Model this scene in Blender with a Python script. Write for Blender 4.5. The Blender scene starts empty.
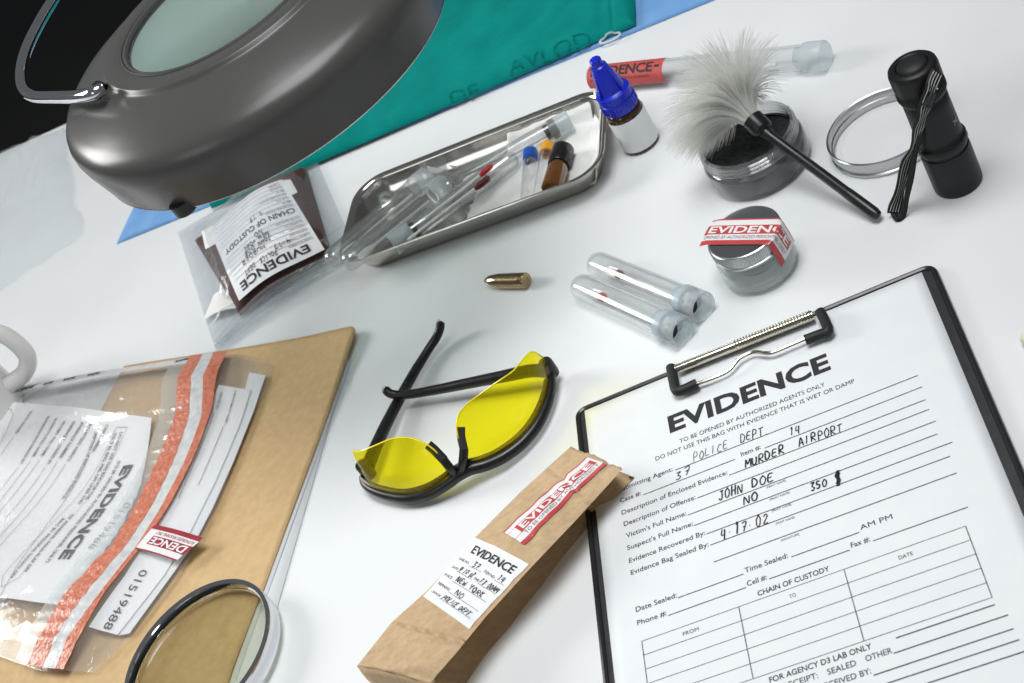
import bpy, bmesh, math, random
import numpy as np
from mathutils import Vector, Matrix, noise

random.seed(7)
PI = math.pi
SC = bpy.context.scene
COL = SC.collection

# ------------------------------------------------------------------ camera
F_PX, TILT, ROLL, CAM_H = 1425.818, 0.62904989, 0.62637673, 0.55365
_fw = Vector((0, math.cos(TILT), -math.sin(TILT)))
_rt = Vector((1, 0, 0))
_dn = _fw.cross(_rt)
CX = math.cos(ROLL) * _rt + math.sin(ROLL) * _dn
CY = -math.sin(ROLL) * _rt + math.cos(ROLL) * _dn
CAM = Vector((0, 0, CAM_H))
cam_data = bpy.data.cameras.new('camera')
cam = bpy.data.objects.new('camera', cam_data)
COL.objects.link(cam)
cam.matrix_world = Matrix(((CX.x, -CY.x, -_fw.x, 0), (CX.y, -CY.y, -_fw.y, 0), (CX.z, -CY.z, -_fw.z, CAM_H), (0, 0, 0, 1)))
cam_data.sensor_width = 36
cam_data.lens = F_PX / 1024 * 36
cam_data.clip_start = 0.01
cam_data.clip_end = 60
cam_data.dof.use_dof = True
cam_data.dof.focus_distance = 0.84
cam_data.dof.aperture_fstop = 20
SC.camera = cam

# ------------------------------------------------------------------ world, lamps, exposure
world = bpy.data.worlds.new('World')
SC.world = world
world.use_nodes = True
world.node_tree.nodes['Background'].inputs[0].default_value = (0.9, 0.95, 1.0, 1)
world.node_tree.nodes['Background'].inputs[1].default_value = 0.13
SC.view_settings.view_transform = 'Standard'
SC.view_settings.look = 'None'
SC.view_settings.exposure = 0.0
SC.view_settings.gamma = 1.0


def softbox(name, loc, target, sx, sy, power, color, spread=180):
    l = bpy.data.lights.new(name, 'AREA')
    l.shape = 'RECTANGLE'
    l.size, l.size_y, l.energy, l.color = sx, sy, power, color
    l.spread = math.radians(spread)
    o = bpy.data.objects.new(name, l)
    COL.objects.link(o)
    o.location = loc
    o.rotation_euler = (Vector(target) - Vector(loc)).to_track_quat('-Z', 'Y').to_euler()
    return o


softbox('key_softbox', (-1.95, 2.55, 1.45), (0.0, 0.72, 0), 1.0, 1.0, 50, (1.0, 0.99, 0.975))
softbox('overhead_softbox', (0.17, 0.60, 1.45), (-0.08, 0.71, 0), 0.75, 0.75, 5.3, (0.985, 0.995, 1.0), 90)
softbox('side_softbox', (-1.2, 0.05, 0.95), (-0.1, 0.8, 0.1), 0.5, 0.5, 1.8, (0.96, 0.98, 1.0))

SC.cycles.use_denoising = True
SC.cycles.max_bounces = 18
SC.cycles.diffuse_bounces = 8
SC.cycles.transparent_max_bounces = 24
SC.cycles.transmission_bounces = 12


def at(x, y, z=0.0):
    """the point at height z on the table where the photograph shows pixel (x, y)"""
    d = CX * ((x - 512) / F_PX) + CY * ((y - 341.5) / F_PX) + _fw
    return CAM + d * ((z - CAM_H) / d.z)


# ------------------------------------------------------------------ materials
MATS = {}


def mat(name, color=(0.8, 0.8, 0.8), rough=0.5, metal=0.0, spec=0.5, trans=0.0, ior=1.45, coat=0.0, alpha=None,
        var=None, vscale=30.0, bump=0.0, bscale=200.0, bdist=0.0005, rvar=0.0, sheen=0.0, stretch=None, detail=5.0, emit=None):
    m = bpy.data.materials.new(name)
    m.use_nodes = True
    nt = m.node_tree
    b = nt.nodes['Principled BSDF']
    b.inputs['Base Color'].default_value = (*color, 1)
    b.inputs['Roughness'].default_value = rough
    b.inputs['Metallic'].default_value = metal
    b.inputs['Specular IOR Level'].default_value = spec
    b.inputs['Transmission Weight'].default_value = trans
    b.inputs['IOR'].default_value = ior
    b.inputs['Coat Weight'].default_value = coat
    b.inputs['Coat Roughness'].default_value = 0.08
    b.inputs['Sheen Weight'].default_value = sheen
    tc = nt.nodes.new('ShaderNodeTexCoord')
    src = tc.outputs['Object']
    if stretch:
        mp = nt.nodes.new('ShaderNodeMapping')
        mp.inputs['Scale'].default_value = stretch
        nt.links.new(src, mp.inputs[0])
        src = mp.outputs[0]
    if var:
        n = nt.nodes.new('ShaderNodeTexNoise')
        n.inputs['Scale'].default_value = vscale
        n.inputs['Detail'].default_value = detail
        nt.links.new(src, n.inputs['Vector'])
        r = nt.nodes.new('ShaderNodeValToRGB')
        r.color_ramp.elements[0].position = 0.3
        r.color_ramp.elements[1].position = 0.7
        r.color_ramp.elements[0].color = (*color, 1)
        r.color_ramp.elements[1].color = (*var, 1)
        nt.links.new(n.outputs['Fac'], r.inputs[0])
        nt.links.new(r.outputs[0], b.inputs['Base Color'])
    if rvar:
        n = nt.nodes.new('ShaderNodeTexNoise')
        n.inputs['Scale'].default_value = vscale * 1.7
        n.inputs['Detail'].default_value = 6
        nt.links.new(src, n.inputs['Vector'])
        mr = nt.nodes.new('ShaderNodeMapRange')
        mr.inputs['To Min'].default_value = max(0.02, rough - rvar)
        mr.inputs['To Max'].default_value = rough + rvar
        nt.links.new(n.outputs['Fac'], mr.inputs['Value'])
        nt.links.new(mr.outputs[0], b.inputs['Roughness'])
    if bump:
        n = nt.nodes.new('ShaderNodeTexNoise')
        n.inputs['Scale'].default_value = bscale
        n.inputs['Detail'].default_value = 4
        nt.links.new(src, n.inputs['Vector'])
        bp = nt.nodes.new('ShaderNodeBump')
        bp.inputs['Strength'].default_value = bump
        bp.inputs['Distance'].default_value = bdist
        nt.links.new(n.outputs['Fac'], bp.inputs['Height'])
        nt.links.new(bp.outputs[0], b.inputs['Normal'])
    MATS[name] = m
    return m


def clear_mat(name, tint=(0.97, 0.98, 0.98), edge=(0.55, 0.6, 0.62), haze=0.04, haze_col=(0.8, 0.83, 0.85), rough=0.05, refl=0.5,
              bump=0.0, bscale=60.0, bdist=0.002, blend=0.3):
    """thin clear plastic or thin glass: see-through face on, reflecting and denser at grazing angles"""
    m = bpy.data.materials.new(name)
    m.use_nodes = True
    nt = m.node_tree
    nt.nodes.remove(nt.nodes['Principled BSDF'])
    out = nt.nodes['Material Output']
    N = nt.nodes.new
    L = nt.links.new
    lw = N('ShaderNodeLayerWeight')
    lw.inputs['Blend'].default_value = blend
    ramp = N('ShaderNodeValToRGB')
    ramp.color_ramp.elements[0].color = (*tint, 1)
    ramp.color_ramp.elements[0].position = 0.35
    ramp.color_ramp.elements[1].color = (*edge, 1)
    L(lw.outputs['Facing'], ramp.inputs[0])
    tr = N('ShaderNodeBsdfTransparent')
    L(ramp.outputs[0], tr.inputs[0])
    df0 = N('ShaderNodeBsdfDiffuse')
    df0.inputs[0].default_value = (*haze_col, 1)
    tl = N('ShaderNodeBsdfTranslucent')
    tl.inputs[0].default_value = (*haze_col, 1)
    df = N('ShaderNodeMixShader')
    df.inputs[0].default_value = 0.5
    L(df0.outputs[0], df.inputs[1])
    L(tl.outputs[0], df.inputs[2])
    mx = N('ShaderNodeMixShader')
    mx.inputs[0].default_value = haze
    L(tr.outputs[0], mx.inputs[1])
    L(df.outputs[0], mx.inputs[2])
    gl = N('ShaderNodeBsdfGlossy')
    gl.inputs['Roughness'].default_value = rough
    fr = N('ShaderNodeLayerWeight')
    fr.inputs['Blend'].default_value = 0.5
    pw = N('ShaderNodeMath')
    pw.operation = 'POWER'
    pw.inputs[1].default_value = 4.0
    L(fr.outputs['Facing'], pw.inputs[0])
    mul = N('ShaderNodeMath')
    mul.operation = 'MULTIPLY_ADD'
    mul.use_clamp = True
    mul.inputs[1].default_value = refl * 1.2
    mul.inputs[2].default_value = 0.07 * refl
    L(pw.outputs[0], mul.inputs[0])
    mx2 = N('ShaderNodeMixShader')
    L(mul.outputs[0], mx2.inputs[0])
    L(mx.outputs[0], mx2.inputs[1])
    L(gl.outputs[0], mx2.inputs[2])
    L(mx2.outputs[0], out.inputs['Surface'])
    if bump:
        tc = N('ShaderNodeTexCoord')
        n = N('ShaderNodeTexNoise')
        n.inputs['Scale'].default_value = bscale
        n.inputs['Detail'].default_value = 3
        n.inputs['Distortion'].default_value = 1.2
        L(tc.outputs['Object'], n.inputs['Vector'])
        bp = N('ShaderNodeBump')
        bp.inputs['Strength'].default_value = bump
        bp.inputs['Distance'].default_value = bdist
        L(n.outputs['Fac'], bp.inputs['Height'])
        L(bp.outputs[0], gl.inputs['Normal'])
        L(bp.outputs[0], fr.inputs['Normal'])
        L(bp.outputs[0], df0.inputs['Normal'])
    MATS[name] = m
    return m


mat('table_white', (0.750, 0.775, 0.785), 0.38, var=(0.795, 0.812, 0.818), vscale=7, detail=10, bump=0.05, bscale=900, bdist=0.0002, rvar=0.06)
mat('dark_floor', (0.006, 0.006, 0.007), 0.9, var=(0.010, 0.010, 0.011), vscale=3)
mat('paper_white', (0.745, 0.775, 0.80), 0.75, var=(0.775, 0.80, 0.82), vscale=60, bump=0.12, bscale=1500, bdist=0.0001)
mat('ink_black', (0.018, 0.018, 0.02), 0.65, var=(0.03, 0.03, 0.033), vscale=800)
mat('ink_grey', (0.16, 0.165, 0.17), 0.7, var=(0.22, 0.22, 0.23), vscale=800)
mat('pen_ink', (0.012, 0.012, 0.016), 0.4, var=(0.03, 0.03, 0.035), vscale=900)
mat('board_black', (0.022, 0.022, 0.025), 0.45, var=(0.035, 0.035, 0.038), vscale=120, bump=0.3, bscale=900, bdist=0.0002)
mat('board_trim', (0.02, 0.02, 0.024), 0.22, rvar=0.1, vscale=80)
mat('black_plastic', (0.012, 0.012, 0.013), 0.3, rvar=0.1, vscale=120, bump=0.1, bscale=900, bdist=0.0001)
mat('black_rubber', (0.014, 0.014, 0.015), 0.55, bump=0.2, bscale=1200, bdist=0.0001)
mat('black_anodized', (0.010, 0.010, 0.011), 0.42, spec=0.4, rvar=0.08, vscale=300)
mat('nickel', (0.62, 0.59, 0.50), 0.16, 1.0, rvar=0.08, vscale=200)
mat('steel', (0.60, 0.58, 0.53), 0.16, 1.0, rvar=0.06, vscale=60, bump=0.04, bscale=400, bdist=0.0003)
mat('aluminium', (0.50, 0.51, 0.52), 0.30, 1.0, rvar=0.07, vscale=150)
mat('lid_grey', (0.11, 0.115, 0.12), 0.42, 0.55, rvar=0.06, vscale=90, bump=0.05, bscale=700, bdist=0.0002)
mat('chrome', (0.72, 0.73, 0.75), 0.07, 1.0, rvar=0.03, vscale=90)
mat('lamp_grey', (0.066, 0.065, 0.062), 0.27, spec=0.38)
mat('lamp_white', (0.84, 0.90, 0.88), 0.5, rvar=0.1)
mat('tube_white', (0.82, 0.86, 0.82), 0.25, rvar=0.05)
mat('lens_glass', (0.86, 1.0, 0.95), 0.0, trans=1.0, ior=1.40, rvar=0.01)
mat('loupe_glass', (0.86, 0.87, 0.78), 0.0, trans=1.0, ior=1.22, spec=0.35, rvar=0.008)
mat('kraft_bag', (0.47, 0.325, 0.185), 0.8, var=(0.57, 0.41, 0.245), vscale=190, detail=12, bump=0.5, bscale=700, bdist=0.0005, stretch=(1, 1.8, 1))
mat('kraft_envelope', (0.54, 0.365, 0.175), 0.75, var=(0.62, 0.43, 0.22), vscale=170, detail=12, bump=0.4, bscale=1000, bdist=0.0003)
mat('label_white', (0.80, 0.82, 0.84), 0.5, var=(0.83, 0.84, 0.855), vscale=40)
mat('tape_white', (0.80, 0.79, 0.79), 0.38, var=(0.82, 0.80, 0.80), vscale=70)
mat('tape_red', (0.48, 0.055, 0.06), 0.35, var=(0.56, 0.075, 0.075), vscale=90)
mat('tape_crimson', (0.30, 0.02, 0.035), 0.35, var=(0.36, 0.03, 0.045), vscale=90)
mat('label_red', (0.50, 0.075, 0.07), 0.5, var=(0.56, 0.095, 0.085), vscale=90)
mat('orange_tape', (0.52, 0.14, 0.075), 0.28, var=(0.70, 0.27, 0.18), vscale=300, bump=0.9, bscale=220, bdist=0.0012, stretch=(1, 1, 1))
mat('silver_tape', (0.55, 0.56, 0.56), 0.3, var=(0.72, 0.73, 0.73), vscale=160, bump=0.6, bscale=180, bdist=0.0012)
mat('yellow_lens_core', (0.95, 0.78, 0.02), 0.1)
mat('green_cloth', (0.0, 0.215, 0.19), 0.9, spec=0.15, var=(0.0, 0.27, 0.24), vscale=26, bump=0.9, bscale=900, bdist=0.0008)
mat('green_print', (0.0, 0.11, 0.10), 0.9, spec=0.15, var=(0.0, 0.24, 0.21), vscale=300)
mat('blue_sheet', (0.14, 0.33, 0.66), 0.75, var=(0.19, 0.40, 0.72), vscale=40, bump=0.4, bscale=500, bdist=0.0008)
mat('gauze', (0.80, 0.80, 0.78), 0.9, var=(0.84, 0.84, 0.82), vscale=120, bump=0.6, bscale=700, bdist=0.0006)
mat('cap_white', (0.72, 0.75, 0.75), 0.45, rvar=0.1)
mat('cap_milky', (0.70, 0.74, 0.76), 0.35, trans=0.35, ior=1.3, rvar=0.05)
mat('cap_bluegrey', (0.42, 0.50, 0.56), 0.4, rvar=0.05)
mat('cap_blue', (0.005, 0.10, 0.55), 0.3, rvar=0.05)
mat('bottle_blue', (0.004, 0.02, 0.52), 0.28, rvar=0.06, vscale=60)
mat('cap_yellow', (0.85, 0.38, 0.03), 0.35, rvar=0.05)
mat('amber_glass', (0.22, 0.085, 0.010), 0.06, trans=0.35, ior=1.45, coat=0.5)
mat('brown_glass', (0.045, 0.018, 0.008), 0.08, coat=0.4)
mat('blood_red', (0.42, 0.02, 0.02), 0.35, var=(0.55, 0.05, 0.04), vscale=400)
mat('dark_blood', (0.10, 0.006, 0.008), 0.4, var=(0.16, 0.01, 0.012), vscale=300)
mat('pink_fluid', (0.75, 0.52, 0.55), 0.5)
mat('cotton', (0.82, 0.82, 0.80), 0.9, bump=0.5, bscale=900, bdist=0.0005)
mat('swab_cream', (0.78, 0.74, 0.58), 0.9, bump=0.5, bscale=900, bdist=0.0005)
mat('stick_white', (0.80, 0.80, 0.79), 0.5)
mat('powder_black', (0.016, 0.016, 0.018), 0.95, var=(0.045, 0.045, 0.048), vscale=420, bump=1.0, bscale=600, bdist=0.0015)
mat('powder_grey', (0.055, 0.057, 0.062), 0.5, var=(0.08, 0.083, 0.088), vscale=140, spec=0.6)
m_ = mat('bristle_white', (0.96, 0.96, 0.94), 0.4, spec=0.4)
_nt = m_.node_tree
_tl = _nt.nodes.new('ShaderNodeBsdfTranslucent')
_tl.inputs[0].default_value = (0.98, 0.98, 0.96, 1)
_mx = _nt.nodes.new('ShaderNodeMixShader')
_mx.inputs[0].default_value = 0.6
_nt.links.new(_nt.nodes['Principled BSDF'].outputs[0], _mx.inputs[1])
_nt.links.new(_tl.outputs[0], _mx.inputs[2])
_tp = _nt.nodes.new('ShaderNodeBsdfTransparent')
_m2 = _nt.nodes.new('ShaderNodeMixShader')
_m2.inputs[0].default_value = 0.18
_nt.links.new(_mx.outputs[0], _m2.inputs[1])
_nt.links.new(_tp.outputs[0], _m2.inputs[2])
_nt.links.new(_m2.outputs[0], _nt.nodes['Material Output'].inputs[0])
mat('brass', (0.42, 0.32, 0.18), 0.2, 1.0, rvar=0.08, vscale=200)
mat('copper_jacket', (0.44, 0.36, 0.25), 0.17, 1.0, rvar=0.06, vscale=200)
mat('strap_black', (0.012, 0.012, 0.013), 0.7, bump=0.4, bscale=1500, bdist=0.0003)
mat('stitch_white', (0.62, 0.62, 0.60), 0.7)
mat('mug_white', (0.78, 0.77, 0.75), 0.12, coat=0.3)
mat('rust_cloth', (0.055, 0.024, 0.02), 0.8, var=(0.085, 0.036, 0.03), vscale=80, bump=0.4, bscale=400, bdist=0.0008)
mat('logo_grey', (0.28, 0.28, 0.29), 0.5)
clear_mat('clear_plastic', tint=(0.985, 0.99, 0.99), edge=(0.74, 0.78, 0.80), haze=0.06, haze_col=(0.96, 0.97, 0.98), refl=0.9)
clear_mat('clear_glass', tint=(0.985, 0.99, 0.99), edge=(0.70, 0.74, 0.76), haze=0.04, haze_col=(0.96, 0.97, 0.98), rough=0.03, refl=1.0, blend=0.35)
clear_mat('tray_plastic', tint=(0.985, 0.99, 0.99), edge=(0.58, 0.63, 0.66), haze=0.06, haze_col=(0.98, 0.99, 1.0), rough=0.05, refl=1.2)
clear_mat('faint_plastic', tint=(0.99, 0.993, 0.993), edge=(0.86, 0.89, 0.90), haze=0.025, haze_col=(0.96, 0.97, 0.98), rough=0.05, refl=0.6)
clear_mat('jar_glass', tint=(0.99, 0.993, 0.993), edge=(0.80, 0.83, 0.84), haze=0.10, haze_col=(0.99, 1.0, 1.0), rough=0.04, refl=0.9, blend=0.35)
clear_mat('bag_film', tint=(0.975, 0.975, 0.97), edge=(0.82, 0.83, 0.83), haze=0.16, haze_col=(0.96, 0.97, 0.97), rough=0.10, refl=0.5, bump=0.22, bscale=38, bdist=0.004)
clear_mat('blood_bag_film', tint=(0.93, 0.94, 0.95), edge=(0.84, 0.86, 0.87), haze=0.12, haze_col=(0.93, 0.95, 0.96), rough=0.12, refl=0.38, bump=0.4, bscale=45, bdist=0.004)
clear_mat('milky_film', tint=(0.975, 0.985, 0.99), edge=(0.95, 0.96, 0.965), haze=0.09, haze_col=(0.98, 0.99, 1.0), rough=0.10, refl=0.14, bump=0.7, bscale=30, bdist=0.004)
clear_mat('yellow_lens', tint=(1.0, 0.90, 0.020), edge=(1.0, 0.84, 0.0), haze=0.16, haze_col=(1.0, 0.84, 0.0), rough=0.06, refl=0.3)
clear_mat('frosted_cap', tint=(0.90, 0.93, 0.94), edge=(0.75, 0.79, 0.81), haze=0.38, haze_col=(0.88, 0.91, 0.92), rough=0.25, refl=0.4)

# ------------------------------------------------------------------ builders


class MB:
    def __init__(self):
        self.v, self.f = [], []
        self.closed = self.sheet = False

    def add(self, vs, fs):
        k = len(self.v)
        self.v += [Vector(p) for p in vs]
        self.f += [tuple(i + k for i in q) for q in fs]
        return self

    def lathe(self, prof, M, n=48, cap0=False, cap1=False):
        self.closed = True
        vs, fs = [], []
        for r, z in prof:
            for i in range(n):
                a = 2 * PI * i / n
                vs.append(M @ Vector((r * math.cos(a), r * math.sin(a), z)))
        for j in range(len(prof) - 1):
            for i in range(n):
                a, b = j * n + i, j * n + (i + 1) % n
                fs.append((a, b, b + n, a + n))
        if cap0:
            fs.append(tuple(range(n - 1, -1, -1)))
        if cap1:
            fs.append(tuple((len(prof) - 1) * n + i for i in range(n)))
        return self.add(vs, fs)

    def tube(self, path, rad, n=10, caps=True, up=None, flat=1.0, closed=False):
        self.closed = True
        path = [Vector(p) for p in path]
        m = len(path)
        rads = rad if isinstance(rad, (list, tuple)) else [rad] * m
        vs, fs = [], []
        prev = None
        for i, p in enumerate(path):
            if closed:
                t = path[(i + 1) % m] - path[i - 1]
            else:
                t = path[min(i + 1, m - 1)] - path[max(i - 1, 0)]
            t.normalize()
            if prev is None:
                ref = Vector(up) if up else (Vector((0, 0, 1)) if abs(t.z) < 0.9 else Vector((1, 0, 0)))
            else:
                ref = prev
            x = (ref - t * ref.dot(t)).normalized()
            prev = x
            y = t.cross(x)
            for k in range(n):
                a = 2 * PI * k / n
                vs.append(p + rads[i] * (math.cos(a) * x * flat + math.sin(a) * y))
        for i in range(m if closed else m - 1):
            for k in range(n):
                a, b = i * n + k, i * n + (k + 1) % n
                c = (i + 1) % m
                fs.append((a, b, c * n + (k + 1) % n, c * n + k))
        if caps and not closed:
            fs.append(tuple(range(n - 1, -1, -1)))
            fs.append(tuple((m - 1) * n + k for k in range(n)))
        return self.add(vs, fs)

    def grid(self, fn, nu, nv, keep=None):
        self.sheet = True
        vs, fs, idx = [], [], {}
        for i in range(nu + 1):
            for j in range(nv + 1):
                vs.append(fn(i / nu, j / nv))
        for i in range(nu):
            for j in range(nv):
                if keep is None or keep((i + .5) / nu, (j + .5) / nv):
                    a = i * (nv + 1) + j
                    fs.append((a, a + nv + 1, a + nv + 2, a + 1))
        return self.add(vs, fs)

    def prism(self, outline, z0, z1, M=None):
        self.closed = True
        n = len(outline)
        M = M or Matrix()
        vs = [M @ Vector((x, y, z0)) for x, y in outline] + [M @ Vector((x, y, z1)) for x, y in outline]
        fs = [tuple(range(n - 1, -1, -1)), tuple(range(n, 2 * n))]
        fs += [(i, (i + 1) % n, n + (i + 1) % n, n + i) for i in range(n)]
        return self.add(vs, fs)

    def build(self, name, m, parent=None, origin=None, smooth=True, angle=38, solid=0.0, soff=1.0, bevel=0.0, subd=0):
        me = bpy.data.meshes.new(name)
        o = bpy.data.objects.new(name, me)
        COL.objects.link(o)
        if parent is not None:
            o.parent = parent
            org = Vector(parent['_o'])
            o['_o'] = tuple(org)
        else:
            org = Vector(origin) if origin is not None else Vector((0, 0, 0))
            o.location = org
            o['_o'] = tuple(org)
        me.from_pydata([tuple(p - org) for p in self.v], [], self.f)
        me.validate()
        me.update()
        if self.closed and len(self.f) < 40000:
            bm = bmesh.new()
            bm.from_mesh(me)
            bmesh.ops.remove_doubles(bm, verts=bm.verts, dist=1e-7)
            bmesh.ops.recalc_face_normals(bm, faces=bm.faces)
            bm.to_mesh(me)
            bm.free()
        elif self.sheet and sum(p.normal.z * p.area for p in me.polygons) < 0:
            me.flip_normals()
        if smooth:
            me.polygons.foreach_set('use_smooth', [True] * len(me.polygons))
            me.set_sharp_from_angle(angle=math.radians(angle))
        me.materials.append(MATS[m])
        if solid:
            s = o.modifiers.new('solid', 'SOLIDIFY')
            s.thickness = solid
            s.offset = soff
        if bevel:
            s = o.modifiers.new('bevel', 'BEVEL')
            s.width = bevel
            s.segments = 2
        if subd:
            s = o.modifiers.new('subd', 'SUBSURF')
            s.levels = s.render_levels = subd
        return o


def tag(o, label, cat, group=None, kind=None):
    o['label'] = label
    o['category'] = cat
    if group:
        o['group'] = group
    if kind:
        o['kind'] = kind
    return o


def thing(name, loc, label, cat, group=None):
    o = bpy.data.objects.new(name, None)
    COL.objects.link(o)
    o.location = loc
    o.empty_display_size = 0.02
    o['_o'] = tuple(loc)
    return tag(o, label, cat, group)


def T(x, y, z=0):
    return Matrix.Translation((x, y, z))


def frame(p, q, up=(0, 0, 1)):
    """matrix with origin p and local z axis towards q"""
    z = (Vector(q) - Vector(p)).normalized()
    u = Vector(up)
    if abs(z.dot(u)) > 0.98:
        u = Vector((1, 0, 0))
    x = u.cross(z).normalized()
    y = z.cross(x)
    M = Matrix((x, y, z)).transposed().to_4x4()
    M.translation = Vector(p)
    return M


def lerp(a, b, t):
    return a + (b - a) * t


def poly_at(pts, t):
    """piecewise linear lookup: pts = [(t, value...)]"""
    for i in range(len(pts) - 1):
        if t <= pts[i + 1][0] or i == len(pts) - 2:
            k = (t - pts[i][0]) / (pts[i + 1][0] - pts[i][0])
            return [lerp(x, y, k) for x, y in zip(pts[i][1:], pts[i + 1][1:])]


def spline(P, n):
    """Catmull-Rom through control points"""
    P = [Vector(p) for p in P]
    Q = [P[0] * 2 - P[1]] + P + [P[-1] * 2 - P[-2]]
    out = []
    for i in range(1, len(Q) - 2):
        for k in range(n):
            t = k / n
            a, b, c, d = Q[i - 1], Q[i], Q[i + 1], Q[i + 2]
            out.append(0.5 * ((2 * b) + (c - a) * t + (2 * a - 5 * b + 4 * c - d) * t * t + (3 * b - a - 3 * c + d) * t ** 3))
    out.append(P[-1])
    return out


def rrect(x0, y0, x1, y1, r, n=6):
    out = []
    for cx, cy, a0 in ((x1 - r, y1 - r, 0), (x0 + r, y1 - r, 90), (x0 + r, y0 + r, 180), (x1 - r, y0 + r, 270)):
        for k in range(n + 1):
            a = math.radians(a0 + 90 * k / n)
            out.append((cx + r * math.cos(a), cy + r * math.sin(a)))
    return out


# ---- lettering: outlines of the built-in font turned to flat meshes
_txt = {}


def text_mesh(s, bold=0.0, cuts=0):
    key = (s, bold, cuts)
    if key not in _txt:
        cu = bpy.data.curves.new('t', 'FONT')
        cu.body = s
        cu.size = 1
        cu.offset = bold
        cu.resolution_u = 3
        o = bpy.data.objects.new('t', cu)
        COL.objects.link(o)
        dg = bpy.context.evaluated_depsgraph_get()
        me = bpy.data.meshes.new_from_object(o.evaluated_get(dg))
        if cuts:
            bm = bmesh.new()
            bm.from_mesh(me)
            w = max(v.co.x for v in bm.verts)
            for k in range(1, cuts):
                bmesh.ops.bisect_plane(bm, geom=bm.verts[:] + bm.edges[:] + bm.faces[:], plane_co=(0, .73 * k / cuts, 0), plane_no=(0, 1, 0))
            x = .2
            while x < w:
                bmesh.ops.bisect_plane(bm, geom=bm.verts[:] + bm.edges[:] + bm.faces[:], plane_co=(x, 0, 0), plane_no=(1, 0, 0))
                x += .3
            bm.to_mesh(me)
            bm.free()
        vs = [(v.co.x, v.co.y) for v in me.vertices]
        fs = [tuple(p.vertices) for p in me.polygons]
        bpy.data.objects.remove(o)
        bpy.data.meshes.remove(me)
        bpy.data.curves.remove(cu)
        xs = [v[0] for v in vs] or [0, 1]
        _txt[key] = (vs, fs, min(xs), max(xs))
    return _txt[key]


_h = text_mesh('H')
CAPH = max(v[1] for v in _h[0])


def put_text(mb, s, fn, x0, x1, y0, h, bold=0.0, slant=0.0, cuts=0):
    """letters from x0 to x1 on baseline y0, capital height h, laid through fn(x, y) -> 3-D"""
    vs, fs, a, b = text_mesh(s, bold, cuts)
    k = (x1 - x0) / max(b - a, 1e-6)
    q = h / CAPH
    mb.add([fn(x0 + (x - a) * k + slant * y * q, y0 + y * q) for x, y in vs], fs)


STROKES = {
    'A': [[(0, 0), (.42, 1), (.85, 0)], [(.15, .38), (.72, .36)]], 'B': [[(0, 0), (.02, 1), (.6, .85), (.1, .52), (.7, .3), (0, 0)]],
    'C': [[(.8, .85), (.4, 1), (.05, .55), (.2, .05), (.8, .12)]], 'D': [[(.05, 0), (.08, 1), (.65, .8), (.8, .4), (.5, .05), (0, .02)]],
    'E': [[(.8, .95), (.2, .95), (.05, .5), (.1, .05), (.8, .08)], [(.1, .5), (.65, .55)]], 'F': [[(.05, 0), (.1, 1), (.8, .98)], [(.08, .52), (.6, .55)]],
    'H': [[(.05, 0), (.1, 1)], [(.75, 0), (.8, 1)], [(.08, .45), (.8, .55)]], 'I': [[(.3, 0), (.4, 1)]],
    'J': [[(.2, .95), (.85, .98)], [(.6, .98), (.6, .15), (.3, -.05), (.0, .2)]], 'K': [[(.05, 0), (.1, 1)], [(.75, .95), (.1, .45), (.8, 0)]],
    'L': [[(.15, 1), (.05, .05), (.75, .05)]], 'M': [[(0, 0), (.1, 1), (.45, .35), (.85, 1), (.95, 0)]], 'N': [[(.05, 0), (.1, 1), (.75, 0), (.85, 1)]],
    'O': [[(.45, 1), (.05, .6), (.2, .05), (.65, .05), (.85, .55), (.45, 1)]], 'P': [[(.08, -.1), (.12, .95), (.7, .9), (.7, .5), (.1, .42)]],
    'R': [[(.05, 0), (.1, .95), (.7, .9), (.65, .52), (.1, .48), (.85, 0)]], 'S': [[(.8, .9), (.3, .98), (.1, .7), (.7, .4), (.6, .02), (.05, .08)]],
    'T': [[(.4, 0), (.45, 1)], [(0, .95), (.95, 1.02)]], 'U': [[(.05, 1), (.08, .2), (.4, 0), (.75, .2), (.8, 1)]],
    'V': [[(.05, 1), (.4, 0), (.85, 1)]], 'W': [[(0, 1), (.2, 0), (.45, .7), (.7, 0), (.95, 1)]], 'Y': [[(.05, 1), (.42, .5), (.85, 1)], [(.42, .5), (.35, 0)]],
    '0': [[(.45, 1), (.1, .6), (.2, .05), (.65, .05), (.8, .6), (.45, 1)]], '1': [[(.25, .8), (.5, 1), (.4, 0)]],
    '2': [[(.1, .8), (.45, 1), (.75, .75), (.1, .02), (.85, .05)]], '3': [[(.1, .9), (.7, .95), (.3, .55), (.75, .3), (.45, 0), (.05, .1)]],
    '4': [[(.25, 1), (.1, .4), (.8, .45)], [(.7, .95), (.6, -.1)]], '5': [[(.8, .95), (.25, .95), (.2, .55), (.7, .45), (.55, .02), (.05, .08)]],
    '7': [[(.05, .92), (.8, .98), (.35, 0)], [(.2, .5), (.75, .52)]], '8': [[(.45, .55), (.15, .8), (.5, 1), (.75, .8), (.15, .25), (.45, 0), (.75, .25), (.45, .55)]],
    '$': [[(.8, .8), (.4, .95), (.15, .7), (.7, .35), (.5, .05), (.1, .15)], [(.5, 1.2), (.4, -.2)], [(.62, 1.2), (.52, -.2)]],
    '/': [[(.1, 0), (.7, 1)]], '.': [[(.2, 0), (.3, .06)]], '-': [[(.2, .4), (.35, .42)]], '#': [[(.2, 0), (.35, 1)], [(.6, 0), (.75, 1)], [(0, .35), (.9, .38)], [(.1, .68), (.95, .7)]]}


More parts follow.
